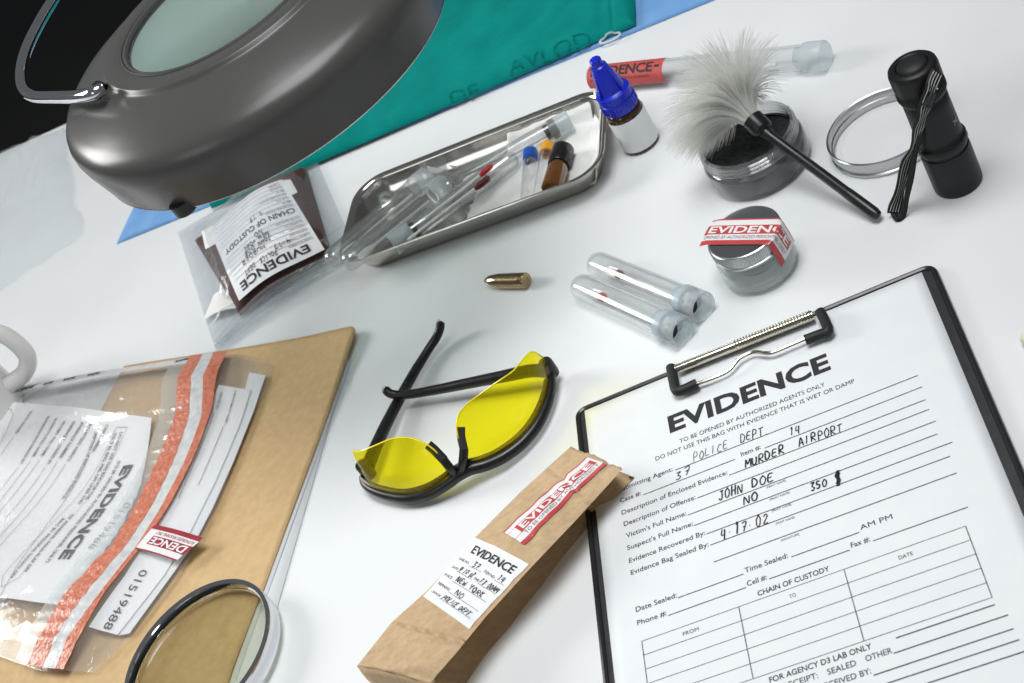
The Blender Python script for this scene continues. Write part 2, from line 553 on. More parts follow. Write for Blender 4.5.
def put_hand(mb, s, fn, x0, x1, y0, h, w, slant=0.15):
    n = len(s)
    adv = (x1 - x0) / max(n - 0.15, 0.6)
    for i, ch in enumerate(s):
        jx, jy, jh = random.uniform(-.05, .05) * adv, random.uniform(-.08, .08) * h, random.uniform(.88, 1.1)
        for st in STROKES.get(ch, []):
            pts = []
            for x, y in st:
                yy = y * h * jh
                pts.append(Vector((x0 + i * adv + jx + x * adv * .82 + slant * yy + random.uniform(-.03, .03) * adv, y0 + jy + yy, 0)))
            if len(pts) > 2:
                pts = spline(pts, 4)
            put_ribbon(mb, pts, fn, w * random.uniform(.85, 1.2))


def put_ribbon(mb, pts, fn, w):
    pts = [Vector((p[0], p[1], 0)) for p in pts]
    vs, m = [], len(pts)
    for i, p in enumerate(pts):
        t = (pts[min(i + 1, m - 1)] - pts[max(i - 1, 0)]).normalized()
        q = Vector((-t.y, t.x, 0)) * w * .5
        vs += [fn(p.x + q.x, p.y + q.y), fn(p.x - q.x, p.y - q.y)]
    mb.add(vs, [(2 * i, 2 * i + 1, 2 * i + 3, 2 * i + 2) for i in range(m - 1)])


def put_rect(mb, fn, x0, y0, x1, y1, nu=1, nv=1):
    mb.grid(lambda a, b: fn(lerp(x0, x1, a), lerp(y0, y1, b)), nu, nv)


def off(fn, d):
    return lambda x, y: fn(x, y, d)


def nz(x, y, z=0.0, s=1.0):
    return noise.noise(Vector((x * s, y * s, z)))


def evidence_tape(parent, fn, L, W, name, small='TO BE OPENED BY AUTHORIZED PERSONNEL ONLY', x_txt=(0.06, 0.97), word='EVIDENCE', red='tape_red', n=40, ends=(0, 0)):
    """red and white seal tape; fn(x, y, d): x along 0..L, y across 0..W, d lift"""
    def g(d):
        return lambda x, y: fn(x, y, d)
    m = MB()
    put_rect(m, g(0.0001), 0, 0, L, W, n, 8)
    base = m.build(name, 'tape_white', parent)
    m = MB()
    put_rect(m, g(0.0002), 0, 0, L, W * .17, n, 3)
    put_rect(m, g(0.0002), x_txt[0] * L - W * .12, W * .40, L * min(1, x_txt[1] + .03), W * .745, n, 4)
    put_rect(m, g(0.0002), 0, W * .95, L, W, n, 1)
    put_rect(m, g(0.0002), 0, W * .385, x_txt[0] * L, W * .395, 6, 1)
    put_rect(m, g(0.0002), 0, W * .755, x_txt[0] * L, W * .765, 6, 1)
    m.build('red_band', red, base, smooth=False)
    m = MB()
    put_text(m, word, g(0.0003), L * x_txt[0], L * x_txt[1], W * .45, W * .25, bold=0.025, cuts=4)
    m.build('white_lettering', 'tape_white', base, smooth=False)
    m = MB()
    put_text(m, small, g(0.0003), L * (x_txt[0] - .02), L * min(.98, x_txt[1] + .02), W * .225, W * .115, cuts=2)
    m.build('small_lettering', 'ink_grey' if red == 'tape_red' else red, base, smooth=False)
    return base


# ================================================================== setting: table top and the dark beyond
E0, E1 = at(0, 153), at(55, 128)
ed = (E1 - E0).normalized()
en = Vector((-ed.y, ed.x, 0))
A_, B_ = E0 - ed * 1.2, E0 + ed * 2.6
outl = [tuple(q.xy) for q in (A_, A_ - en * 2.4, B_ - en * 2.4, B_)]
tab = MB().prism(outl, -0.028, 0.0).build('table_top', 'table_white', bevel=0.002, smooth=False)
tab['kind'] = 'structure'
fl = MB().grid(lambda a, b: Vector((lerp(-7, 7, a), lerp(-5, 11, b), -0.75)), 2, 2).build('floor', 'dark_floor', smooth=False)
fl['kind'] = 'structure'

# ================================================================== clipboard and form
ZP = 0.0036
ang = -0.35837842
ue = Vector((math.cos(ang), math.sin(ang), 0))
ve = Vector((math.sin(ang), -math.cos(ang), 0))     # down the page
OF = at(584.5, 410.8, ZP)


def sheet_z(u, v):
    return 0.00025 * nz(u * 9 + 3, v * 9) + 0.0008 * max(0, v - 0.2) * max(0, u - 0.1) * 40


def page(u, v, d=0.0):
    p = OF + ue * u + ve * v
    return Vector((p.x, p.y, ZP + sheet_z(u, v) + d))


def board_pt(u, v, z):
    p = OF + ue * u + ve * v
    return Vector((p.x, p.y, z))


def uv(x, y):
    p = at(x, y, ZP) - OF
    return p.dot(ue), p.dot(ve)


cb = thing('clipboard', board_pt(0.107, 0.155, 0), 'black clipboard with a nickel wire clip, under the white evidence form', 'clipboard')
bo = rrect(-0.0055, -0.0030, 0.2172, 0.318, 0.006)
m = MB()
m.add([board_pt(u, v, 0.0) for u, v in bo] + [board_pt(u, v, 0.003) for u, v in bo],
      [tuple(range(len(bo))), tuple(range(2 * len(bo) - 1, len(bo) - 1, -1))] + [(i, len(bo) + i, len(bo) + (i + 1) % len(bo), (i + 1) % len(bo)) for i in range(len(bo))])
m.build('board', 'board_black', cb, smooth=False)
m = MB().tube([board_pt(u, v, 0.0026) for u, v in rrect(-0.0048, -0.0023, 0.2165, 0.3173, 0.006, 8)], 0.0019, 8, closed=True)
m.build('edge_trim', 'board_trim', cb)
# clip: rolled plate, wire bail with black sleeves
R0, R1 = at(672, 371, 0.0085), at(813, 315, 0.0085)
rd = (R1 - R0).normalized()
roll = MB().tube([lerp(R0, R1, i / 40) for i in range(41)], 0.0029, 14)
clip = roll.build('clip_roll', 'nickel', cb)
m = MB()
side = Vector((-rd.y, rd.x, 0))
if side.dot(ve) > 0:
    side = -side          # towards the top edge of the board


def plate(a, b):
    p = lerp(R0, R1, a)
    th = b * PI * 0.75
    return p + side * (0.0038 * math.sin(th) + .001 * b) + Vector((0, 0, -0.0005 - 0.0052 * b + 0.0032 * math.cos(th) * (1 - b)))


m.grid(plate, 20, 8)
m.build('clip_plate', 'nickel', cb, solid=0.0006)
m = MB()
for i in range(26):
    t = 0.46 + 0.52 * i / 25
    p = lerp(R0, R1, t)
    ring = []
    for k in range(12):
        a = 2 * PI * k / 12
        ring.append(p + side * (0.0031 * math.cos(a)) + Vector((0, 0, 0.0031 * math.sin(a))) + rd * 0.0007 * math.sin(a))
    m.tube(ring, 0.00045, 5, closed=True)
m.build('spring', 'nickel', cb)
wp = [at(695, 384.5, .0075), at(712, 378.5, .0075), at(727.9, 371.2, .0075), at(735, 363.5, .008), at(741, 357.5, .008), at(754, 352, .008), at(769.8, 353, .008), at(786, 347, .0078), at(807, 338, .0078)]
MB().tube(spline(wp, 5), 0.0011, 8).build('clip_wire', 'nickel', cb)
for k, pts in enumerate(([(671, 367, .0095), (673.5, 380, .009), (676.5, 390.5, .0085), (684, 389.5, .008), (697, 383.5, .008)],
                         [(820, 311.5, .0095), (825, 321, .009), (828, 331, .0085), (820, 334.5, .008), (805.5, 340, .008)])):
    P = spline([at(*p) for p in pts], 6)
    MB().tube(P, 0.0031, 10).build('rubber_sleeve', 'black_rubber', cb)

form = thing('evidence_form', board_pt(0.105, 0.148, 0.003), 'white printed evidence form filled in by hand, held on the clipboard', 'form')
m = MB().grid(lambda a, b: page(a * 0.210, b * 0.297), 30, 42)
sheet = m.build('paper_sheet', 'paper_white', form, solid=0.0003, soff=-1.0)
pf = off(page, 0.00012)


def pg(u, v):          # page with y up
    return page(u, -v, 0.00014)


def ftext(mb, s, p0, p1, h, bold=0.0):
    a, b = uv(*p0), uv(*p1)
    v = -(a[1] + b[1]) / 2
    put_text(mb, s, pg, a[0], b[0], v, h, bold)


def fline(mb, p0, p1, w=0.00050):
    a, b = uv(*p0), uv(*p1)
    v = (a[1] + b[1]) / 2
    put_ribbon(mb, [(lerp(a[0], b[0], t / 12), -v) for t in range(13)], pg, w)


ink = MB()
ftext(ink, 'EVIDENCE', (670, 432.9), (830.9, 368.4), 0.0122, 0.036)
ink.build('heading', 'ink_black', sheet, smooth=False)
ink = MB()
ftext(ink, 'FOR AGENCY D3 LAB ONLY', (769.8, 682.6), (872.4, 648.9), 0.0030, 0.014)
ink.build('subheading', 'ink_black', sheet, smooth=False)
ink = MB()
ftext(ink, 'CHAIN OF CUSTODY', (758.2, 596.7), (829.8, 570.3), 0.0030, 0.014)
ink.build('subheading', 'ink_black', sheet, smooth=False)
ink = MB()
ftext(ink, 'TO BE OPENED BY AUTHORIZED AGENTS ONLY', (679.8, 442.7), (825.4, 386.4), 0.0030)
ftext(ink, 'DO NOT USE THIS BAG WITH EVIDENCE THAT IS WET OR DAMP', (655.9, 461.1), (854.9, 382.5), 0.0030)
HS = 0.0031
for s, a, b in [('Submitting Agent:', (618.6, 492.5), (672.9, 470.6)), ('Case #:', (620.4, 503), (641, 495)), ('Description of Enclosed Evidence:', (621.9, 514.3), (727.7, 475)),
                ('Description of Offense:', (624, 526), (695.9, 499.5)), ("Victim's Full Name:", (626.3, 537.8), (686.5, 515.5)), ("Suspect's Full Name:", (627.4, 550), (693.2, 526)),
                ('Evidence Recovered By:', (629.2, 563), (705.3, 535)), ('Evidence Bag Sealed By:', (631, 574.5), (708.9, 547)), ('Item #:', (741.3, 456.4), (760.9, 449)),
                ('Date Sealed:', (636, 611.8), (677, 597.8)), ('Time Sealed:', (745.2, 573), (788.3, 557.8)), ('AM PM', (860.7, 530.5), (892.8, 518.5)),
                ('Phone #:', (637.5, 625.5), (666.8, 615.3)), ('Cell #:', (747.5, 586.4), (767.1, 579.4)), ('Fax #:', (851.6, 548), (870.4, 541.3)),
                ('RECEIPT:', (784, 689.5), (818.4, 678)), ('SEALED', (828.1, 675), (856.8, 665.6)), ('OTHER', (866.2, 661.8), (892.8, 653.1)), ('RECEIVED BY:', (820, 691), (871.6, 673.2))]:
    ftext(ink, s, a, b, HS, 0 if s == 'AM PM' else .006)
for s, a, b in [('FROM', (683.3, 635.9), (699, 630.7)), ('TO', (789.8, 598.7), (796.4, 596.4)), ('DATE', (899.3, 559.9), (913.4, 554.9))]:
    ftext(ink, s, a, b, 0.0022)
for s, a, b in [('(PRINT NAME)', (766.6, 488.6), (786.2, 481.5)), ('(PRINT NAME)', (769.8, 500.6), (790.1, 493.5)), ('(PRINT NAME)', (772.1, 512.3), (791.7, 505.3)),
                ('(PRINT NAME)', (776, 525.1), (794.9, 518.2)), ('(SIGNATURE)', (781.1, 541.9), (799.6, 534.8))]:
    ftext(ink, s, a, b, 0.0013)
ink.build('printed_lettering', 'ink_black', sheet, smooth=False)
ink = MB()
for a, b in [((675.2, 470.4), (917.9, 375.4)), ((643, 494.7), (735.1, 459.7)), ((765, 449), (921.8, 386.1)), ((729.3, 475.5), (925.4, 399.6)), ((697.5, 498.9), (928.9, 408.7)),
             ((687.8, 515.3), (935.9, 421)), ((694, 526.3), (937.5, 433.4)), ((706.6, 534.6), (952.1, 441.8)), ((710.5, 545.9), (949.9, 455.6)), ((713.8, 562.5), (956.6, 472.7)),
             ((677.8, 597.8), (743.6, 574.3)), ((791.4, 557), (859.4, 532.5)), ((668.4, 615.5), (746.3, 587.6)), ((769.2, 579.5), (849.7, 549.8)), ((873.2, 541.6), (967.7, 506.6))]:
    fline(ink, a, b)
for a, b in [((896.1, 638.2), (994.9, 605)), ((893.8, 653.6), (1008.2, 615.2)), ((873.7, 675.8), (1013.7, 628.8)), ((870, 689.5), (1019.6, 639.8)), ((876, 701), (1030, 649.5))]:
    fline(ink, a, b, 0.0006)
ta, tb, tc_ = uv(641.8, 641.2), uv(965.6, 526.3), uv(992.3, 597.7)
tu0, tu1, tv0, tv1 = ta[0], tb[0], (ta[1] + tb[1]) / 2, tc_[1]
for i in range(6):
    v = lerp(tv0, tv1, i / 5)
    put_ribbon(ink, [(lerp(tu0, tu1, t / 12), -v) for t in range(13)], pg, 0.00030)
for u in (tu0, uv(739.1, 608.6)[0], uv(844.5, 571)[0], tu1):
    put_ribbon(ink, [(u, -lerp(tv0, tv1, t / 8)) for t in range(9)], off(lambda x, y, d: page(x, -y, d), 0.00017), 0.00042)
ink.build('ruled_lines', 'ink_black', sheet, smooth=False)
pen = MB()


def fhand(s, p0, p1, h, w=0.0006):
    a, b = uv(*p0), uv(*p1)
    n = len(s)
    sub = MB()
    # follow the slope of the written line
    k = (b[1] - a[1]) / max(b[0] - a[0], 1e-6)
    put_hand(sub, s, lambda x, y: page(x, -y + (x - a[0]) * k, 0.00022), a[0], b[0], -a[1], h, w)
    pen.v, base = pen.v + sub.v, len(pen.v)
    pen.f += [tuple(i + base for i in q) for q in sub.f]


fhand('POLICE', (693.5, 461), (728.5, 448.5), 0.0062, .00042)
fhand('DEPT.', (740.5, 442.6), (770, 433), 0.0062, .0005)
fhand('37', (676, 480), (691, 474), 0.0056, .0006)
fhand('14', (789.5, 436), (801, 431.5), 0.0056, .0006)
fhand('MURDER', (745.5, 467.5), (784.7, 453.5), 0.0058, .00075)
fhand('AIRPORT', (798.8, 447), (843, 431), 0.0058, .00065)
fhand('JOHN', (719, 500.5), (743, 492), 0.0062, .0007)
fhand('DOE', (751.8, 488), (774.5, 480), 0.0062, .0007)
fhand('NO', (743.5, 505), (758.5, 499.5), 0.0056, .0008)
fhand('350', (810.5, 491), (828, 485.5), 0.0052, .0008)
fhand('$', (836, 485.5), (842, 483.5), 0.0080, .0013)
fhand('4-17-02', (721, 539), (769, 523), 0.0068, .0007)
pen.build('handwriting', 'pen_ink', sheet, smooth=False)

# ================================================================== kraft paper evidence bag
KL = [(0, 357, 666), (.16, 391.5, 622.5), (.34, 429, 589), (.58, 477, 535.6), (.79, 521.5, 491), (1, 570, 447)]
KR = [(0, 429, 684), (.16, 457, 652), (.34, 486, 616.5), (.58, 531, 567.5), (.79, 577, 519), (1, 623, 468.5)]


KB = [(0, 452, 703), (.16, 478, 666), (.34, 507, 629), (.58, 549, 576), (.79, 592, 521), (1, 630, 482)]


def kz(s, w):
    z = 0.0275 - 0.006 * s ** 2
    z += 0.0012 * math.sin(s * 11 + w) + 0.001 * nz(s * 6, w * 2, 1.3)
    z -= 0.004 * max(0, 1 - abs(s - .13) / .05) * max(0, 1 - w * 2.2)      # dented fold near the base
    z -= 0.0022 * max(0, 1 - abs(s - .82) / .06)                            # fold line across the mouth end
    z += 0.0010 * nz(s * 18, w * 5, 6.0) + 0.0003 * nz(s * 36, w * 11, 9.0) + 0.0022 * nz(s * 26, w * 3.5, 3.0) * math.exp(-s / .12) + .0035 * nz(w * 3.2, s * 3, 8) * max(0, s - .86) / .14
    for c0, c1, wd, dp in ((.155, .05, .010, .0016), (.04, .17, .012, .0014), (.905, -.05, .010, .0010)):
        z -= dp * max(0, 1 - abs(s - c0 - c1 * w) / wd)
    z += 0.002 * math.sin(PI * w) - 0.0012 * max(0, 1 - s / .05)
    return z


def bagtop(s, w, d=0.0):
    l, r = poly_at(KL, s), poly_at(KR, s)
    zl, zr = kz(s, 0), kz(s, 1)
    pl, pr = at(l[0], l[1], zl), at(r[0], r[1], zr)
    p = lerp(pl, pr, w)
    p.z = kz(s, w) + d
    return p


def bag_inv(x, y):
    """surface coordinates of the bag face at a pixel (two-step search)"""
    best = None
    c, sp = (0.5, 0.5), 0.5
    for it in range(7):
        for i in range(-6, 7):
            for j in range(-6, 7):
                s, w = c[0] + sp * i / 6, c[1] + sp * j / 6
                if not (-.02 <= s <= 1.02 and -.1 <= w <= 1.1):
                    continue
                q = bagtop(min(max(s, 0), 1), w) - CAM
                k = q.dot(_fw)
                e = (512 + F_PX * q.dot(CX) / k - x) ** 2 + (341.5 + F_PX * q.dot(CY) / k - y) ** 2
                if best is None or e < best[0]:
                    best = (e, s, w)
        c = (best[1], best[2])
        sp *= 0.35
    return c


kb = thing('paper_bag', at(495, 590, 0), 'brown kraft paper bag with white label and red seal, leaning onto the clipboard', 'paper bag')
NS = 110


def bag_sec(s):
    pl, pr = bagtop(s, 0), bagtop(s, 1)
    wv = (pr - pl)
    wv.z = 0
    wv.normalize()
    onb = 0.0042 * max(0, min(1, (s - .80) / .12))       # mouth end lies on the clipboard
    out = []
    fold = 0.019 + 0.004 * nz(s * 5, 0, 4.0)
    if s < .08:
        fold *= s / .08
    br = at(*poly_at(KB, s), onb) - wv * (0.0015 * nz(s * 7, 2, 0))
    bl = Vector((pl.x, pl.y, onb)) + wv * 0.003
    out.append(bl)
    ml = (bl + pl) * .5 + wv * fold
    out.append(ml)
    for k in range(25):
        out.append(bagtop(s, k / 24))
    mr = (br + pr) * .5 - wv * fold
    out.append(lerp(pr, mr, .5) - wv * .001)
    out.append(mr)
    out.append(lerp(mr, br, .5) - wv * .0008)
    out.append(br)
    return out


m = MB()
secs = [bag_sec(i / NS) for i in range(NS + 1)]
n = len(secs[0])
axis = (bagtop(1, .5) - bagtop(.9, .5)).normalized()
for k in range(n):      # pinked mouth, lower sheet reaching out a little farther
    secs[-1][k] = secs[-1][k] + axis * (random.uniform(-.0007, .0007) + (0.004 if k in (0, n - 1) else 0))
vs = [p for s_ in secs for p in s_]
fs = [(i * n + k, i * n + k + 1, (i + 1) * n + k + 1, (i + 1) * n + k) for i in range(NS) for k in range(n - 1)]
fs += [(i * n + n - 1, i * n, (i + 1) * n, (i + 1) * n + n - 1) for i in range(NS)]
m.add(vs, fs)
m.build('bag_body', 'kraft_bag', kb, solid=0.0003, soff=-1, angle=16)
m = MB()
s0 = secs[0]
bl, br = s0[0], s0[-1]
ax0 = (bagtop(.1, .5) - bagtop(0, .5)).normalized()
m.grid(lambda a, b: lerp(lerp(s0[2], s0[26], a), lerp(bl, br, a), b) - ax0 * (0.002 * math.sin(PI * b)) + Vector((0, 0, 0.0018 * math.sin(PI * a) * (1 - b))), 8, 5)
m.build('bag_base', 'kraft_bag', kb, solid=0.0003)


def quad_fn(surf, inv, corners, L, W):
    """map a flat decal (0..L, 0..W) onto a surface through its corner pixels: bottom-left, bottom-right, top-right, top-left"""
    c = [inv(*p) for p in corners]

    def fn(x, y, d):
        a, b = x / L, y / W
        s = lerp(lerp(c[0][0], c[1][0], a), lerp(c[3][0], c[2][0], a), b)
        w = lerp(lerp(c[0][1], c[1][1], a), lerp(c[3][1], c[2][1], a), b)
        return surf(s, w, d)
    return fn


tf = quad_fn(bagtop, bag_inv, [(524.6, 545.5), (607.5, 464.8), (586.7, 457.5), (503.7, 532.6)], 0.062, 0.017)
evidence_tape(kb, lambda x, y, d: tf(x, y, d + 0.0005), 0.062, 0.017, 'seal_tape', small='TO BE OPENED BY AUTHORIZED P', x_txt=(.12, .95))
LW, LH = 0.040, 0.044
lf = quad_fn(bagtop, bag_inv, [(423.3, 596.7), (469.6, 629.5), (529.0, 564.5), (473.3, 537.4)], LW, LH)
m = MB()
put_rect(m, lambda x, y: lf(x, y, 0.0003), 0, 0, LW, LH, 24, 30)
lab = m.build('bag_label', 'label_white', kb)
lt = lambda x, y: lf(x, y, 0.0006)
m = MB()
put_text(m, 'EVIDENCE', lt, LW * .17, LW * .92, LH * .80, LH * .105, .022)
for i, (s, x1) in enumerate((('CASE NO.', .27), ('DATE', .19), ('PLACE', .22), ('REMARKS', .3), ('OFFICER', .28))):
    put_text(m, s, lt, LW * .06, LW * x1, LH * (.655 - .135 * i), LH * .035)
put_text(m, 'ITEM NO.', lt, LW * .58, LW * .76, LH * .655, LH * .035)
put_text(m, 'TIME', lt, LW * .53, LW * .62, LH * .52, LH * .035)
m.build('printed_lettering', 'ink_black', lab, smooth=False)
m = MB()
for i, (a, b) in enumerate(((.29, .55), (.2, .52), (.24, .93), (.31, .93), (.3, .93))):
    put_ribbon(m, [(LW * lerp(a, b, t / 8), LH * (.645 - .135 * i)) for t in range(9)], lt, 0.00025)
put_ribbon(m, [(LW * lerp(.77, .95, t / 4), LH * .645) for t in range(5)], lt, 0.00025)
put_ribbon(m, [(LW * lerp(.63, .95, t / 4), LH * .51) for t in range(5)], lt, 0.00025)
m.build('ruled_lines', 'ink_grey', lab, smooth=False)
m = MB()
lt2 = lambda x, y: lf(x, y, 0.0007)
for s, a, b, y in (('37', .34, .48, .66), ('14', .8, .92, .66), ('4-17-02', .21, .50, .525), ('11-00AM', .63, .95, .525), ('NEW', .30, .50, .39), ('YORK', .58, .84, .39), ('NO', .42, .58, .255), ('POLICE', .33, .62, .12), ('DEPT.', .68, .93, .12)):
    put_hand(m, s, lt2, LW * a, LW * b, LH * y, LH * .072, 0.00042, .12)
m.build('handwriting', 'pen_ink', lab, smooth=False)

# ================================================================== safety glasses
sg = thing('safety_glasses', at(455, 440, 0), 'yellow tinted safety glasses with black half frame, lying upside down', 'glasses')
BAR = [(363, 476, .010), (366, 484, .008), (376, 491, .007), (392, 496, .0065), (410, 498, .0065), (430, 493, .0075), (446, 484, .0095), (457, 476, .0115), (470, 469, .0115), (485, 465, .009),
       (503, 457, .0075), (522, 443, .0065), (537, 425, .0065), (547, 404, .007), (551, 386, .008), (550, 366, .010)]
bar = spline([at(*p) for p in BAR], 6)
nb = len(bar)
m = MB()
m.tube(bar, [0.0026 + 0.0015 * math.sin(PI * i / (nb - 1)) ** .5 for i in range(nb)], 12)
frm = m.build('frame', 'black_plastic', sg)
# inner rim edge over the brow
m = MB()
b2 = [p + Vector((0.0, 0.0035, 0.0028)) for p in bar[6:-6]]
m.tube(b2, 0.0021, 8)
m.build('frame_lip', 'black_plastic', sg)


def lens_patch(lo, hi, nu=24, nv=10, bulge=0.006):
    lo, hi = spline([at(*p) for p in lo], 8), spline([at(*p) for p in hi], 8)

    def pick(c, t):
        k = t * (len(c) - 1)
        i = min(int(k), len(c) - 2)
        return lerp(c[i], c[i + 1], k - i)

    def fn(a, b):
        p = lerp(pick(lo, a), pick(hi, a), b)
        k = bulge * math.sin(PI * b) * (0.3 + .7 * math.sin(PI * a))
        return p + Vector((-.12, -.85, .25)) * k
    m = MB()
    m.grid(fn, nu, nv)
    return m, [fn(i / nu, 1.0) for i in range(nu + 1)], [fn(0, j / nv) for j in range(nv + 1)], [fn(1, j / nv) for j in range(nv + 1)]


L1lo = [(364, 477, .011), (370, 487, .009), (384, 493, .0085), (402, 496, .0085), (420, 494, .0095), (436, 486, .011), (446, 477, .014), (449, 468, .019)]
L1hi = [(352, 451, .030), (361, 451, .033), (376, 445, .037), (391, 439, .040), (407, 437.5, .041), (422, 442, .039), (433, 449, .034), (444, 460, .026)]
L2lo = [(463, 455, .020), (468, 461, .014), (482, 462.5, .011), (501, 455, .0085), (520, 441, .0085), (536, 422, .0085), (545, 402, .009), (549, 383, .010), (549, 364, .012)]
L2hi = [(461, 446, .026), (457, 432, .034), (457, 418, .038), (465, 406, .040), (480, 394, .041), (497, 382, .040), (514, 370, .038), (530, 352, .036), (543, 357, .022)]
for lo, hi in ((L1lo, L1hi), (L2lo, L2hi)):
    m, top, e0, e1 = lens_patch(lo, hi)
    ln = m.build('lens', 'yellow_lens', sg)
    MB().tube(top, 0.0005, 5).build('lens_edge', 'yellow_lens_core', ln)
# nose pads
for a, b in (((428, 444.5, .036), (444, 460, .026)), ((461, 427, .034), (464, 450, .025))):
    p, q = at(*a), at(*b)
    m = MB().tube(spline([p, lerp(p, q, .5) + Vector((0, .001, .001)), q], 6), 0.0030, 10, flat=0.55)
    pad = m.build('nose_pad', 'black_rubber', sg)
m = MB()
m.tube(spline([at(443, 459, .026), at(450, 468, .020), at(456, 475, .012)], 6), [0.0028] * 12 + [.0034], 10)
m.tube(spline([at(464, 449, .025), at(463, 461, .020), at(461, 473, .012)], 6), [0.0028] * 12 + [.0034], 10)
m.build('nose_bridge', 'black_plastic', sg)
for nm, P in (('temple', [(549, 371, .014), (530, 371, .015), (505, 376, .0145), (470, 383, .013), (440, 389, .0115), (415, 393.5, .0115), (400, 395, .013), (390, 393.5, .0155), (384, 388, .018)]),
              ('temple', [(368, 466, .012), (375, 449, .011), (386, 425, .009), (399, 400, .0075), (414, 373, .0065), (427, 352, .0065), (436, 338, .0085), (440, 328, .012), (440, 321, .0155)])):
    c = spline([at(*p) for p in P], 6)
    k = len(c)
    m = MB().tube(c, [(0.0046 - 0.0015 * min(1, i / (k * .6)) if i < k - 3 else (.0030, .0023, .0010)[i - k + 3]) for i in range(k)], 10, up=(0, 0, 1), flat=1.0)
    m.v = m.v
    tp = m.build(nm, 'black_plastic', sg)
    MB().lathe([(0.0, 0.0003), (0.0011, 0.0003), (0.0013, -.0004)], frame(c[-3] + Vector((0, -.0005, .0036)), c[-3] + Vector((0, -.002, .008))), 10).build('cord_hole', 'cap_white', tp)
for a in ((366, 470, .012), (549, 368, .012)):
    p = at(*a)
    MB().lathe([(0, -.006), (.0042, -.006), (.0046, -.004), (.0046, .005), (.004, .0065), (0, .0065)], T(*p), 14).build('hinge', 'black_plastic', sg)

# ================================================================== pistol cartridge
c0, c1 = at(526.5, 280.5, .0052), at(484.5, 281.5, .0046)
ct = thing('cartridge', (*((c0 + c1) / 2).xy, 0), 'single brass pistol cartridge lying on the white table', 'cartridge')
LC = (c1 - c0).length
k = LC / 0.0297
M = frame(c0, c1)
r = 0.0049 * k * .88
MB().lathe([(0, .0003), (.0016 * k, .0003), (.0017 * k, 0), (r * .95, 0), (r, .0004 * k), (r, .0013 * k), (r * .85, .0016 * k), (r * .85, .0024 * k), (r, .0032 * k), (r * .97, .0190 * k), (r * .93, .0190 * k)], M, 28).build('brass_case', 'brass', ct)
MB().lathe([(r * .93, .0185 * k), (r * .92, .0205 * k), (r * .86, .0235 * k), (r * .70, .0265 * k), (r * .45, .0285 * k), (r * .2, .0295 * k), (0, .0297 * k)], M, 28).build('bullet', 'copper_jacket', ct)

# ================================================================== two capped tubes


def round_tube(name, p, q, r, label, cat, group, cap='frosted_cap', capr=1.12, capl=0.016, ring='cap_bluegrey', swab=None, body='clear_plastic', parent_z=0.0, hollow=True, rim=True, stain=None):
    """tube with a round end at p and a stopper at q"""
    p, q = Vector(p), Vector(q)
    t = thing(name, (*((p + q) / 2).xy, min(p.z, q.z) - r), label, cat, group)
    L = (q - p).length
    M = frame(p, q)
    bl = L - capl
    prof = [(0.0, 0.0)] + [(r * math.sin(a), r - r * math.cos(a)) for a in [PI / 2 * i / 8 for i in range(1, 9)]] + [(r, bl * .5), (r, bl)]
    ri = r * 0.86
    prof += [(ri, bl), (ri, bl * .5), (ri, r)] + [(ri * math.cos(a), r - ri * math.sin(a)) for a in [PI / 2 * i / 6 for i in range(1, 7)]]
    MB().lathe(prof, M, 36).build('tube_body', body, t)
    rc = r * capr
    co = MB().lathe([(rc * .9, bl - .001), (rc, bl - .0005), (rc, bl + capl * .96), (rc * .97, bl + capl), (rc * .80, bl + capl), (rc * .78, bl + capl * .45), (0, bl + capl * .42)], M, 36).build('stopper', cap, t)
    if ring:
        MB().lathe([(ri * .99, bl - .005), (ri * 1.0, bl - .0005), (r * 1.06, bl - .0002), (r * 1.07, bl + .0045), (r * .8, bl + .005)], M, 36).build('stopper_ring', ring, co)
    if hollow:
        a = M @ Vector((0, 0, bl + capl * .44))
        mm = MB().lathe([(0, 0), (rc * .56, 0), (rc * .46, .0012), (0, .0016)], frame(a + M.to_3x3() @ Vector((-rc * .25, -rc * .1, 0)), a + M.to_3x3() @ Vector((-rc * .25, -rc * .1, .01))), 9)
        mm.build('stopper_hole', 'black_rubber', co)
    if swab:
        dz = -r * .35
        X = M.to_3x3()
        a = p + (q - p) * .24 + Vector((0, 0, dz))
        b = q - (q - p) * .18 + Vector((0, 0, dz))
        st = MB().tube([a, b], 0.0013, 8).build('swab_stick', 'stick_white', t)
        tip = [a + (b - a).normalized() * d for d in (-.012, -.011, -.008, -.003, .002, .004)]
        MB().tube(tip, [.0006, .0020, .0028, .0028, .002, .0012], 10).build('swab_tip', 'cotton', st)
        if stain:
            s0 = a + (b - a).normalized() * -.002 + Vector((0, 0, .0014))
            s1 = s0 + (b - a).normalized() * .007
            MB().tube([s0, lerp(s0, s1, .3), lerp(s0, s1, .7), s1], [.0006, .0033, .0030, .0004], 9).build('blood_spot', stain, st)
    return t


# p: round end, q: stopper end
r = 0.0088
round_tube('sample_tube', at(592, 262, r), at(703, 307.5, r), r, 'clear round-bottomed tube holding a red-spotted swab, nearer the steel tray of the lying pair', 'tube', 'pair of swab tubes on the table', swab=True, stain='dark_blood', capl=.017)
round_tube('sample_tube', at(576, 284, r), at(683, 332, r), r, 'clear round-bottomed tube with red-spotted swab, nearer the yellow glasses of the lying pair', 'tube', 'pair of swab tubes on the table', swab=True, stain='blood_red', capl=.017)

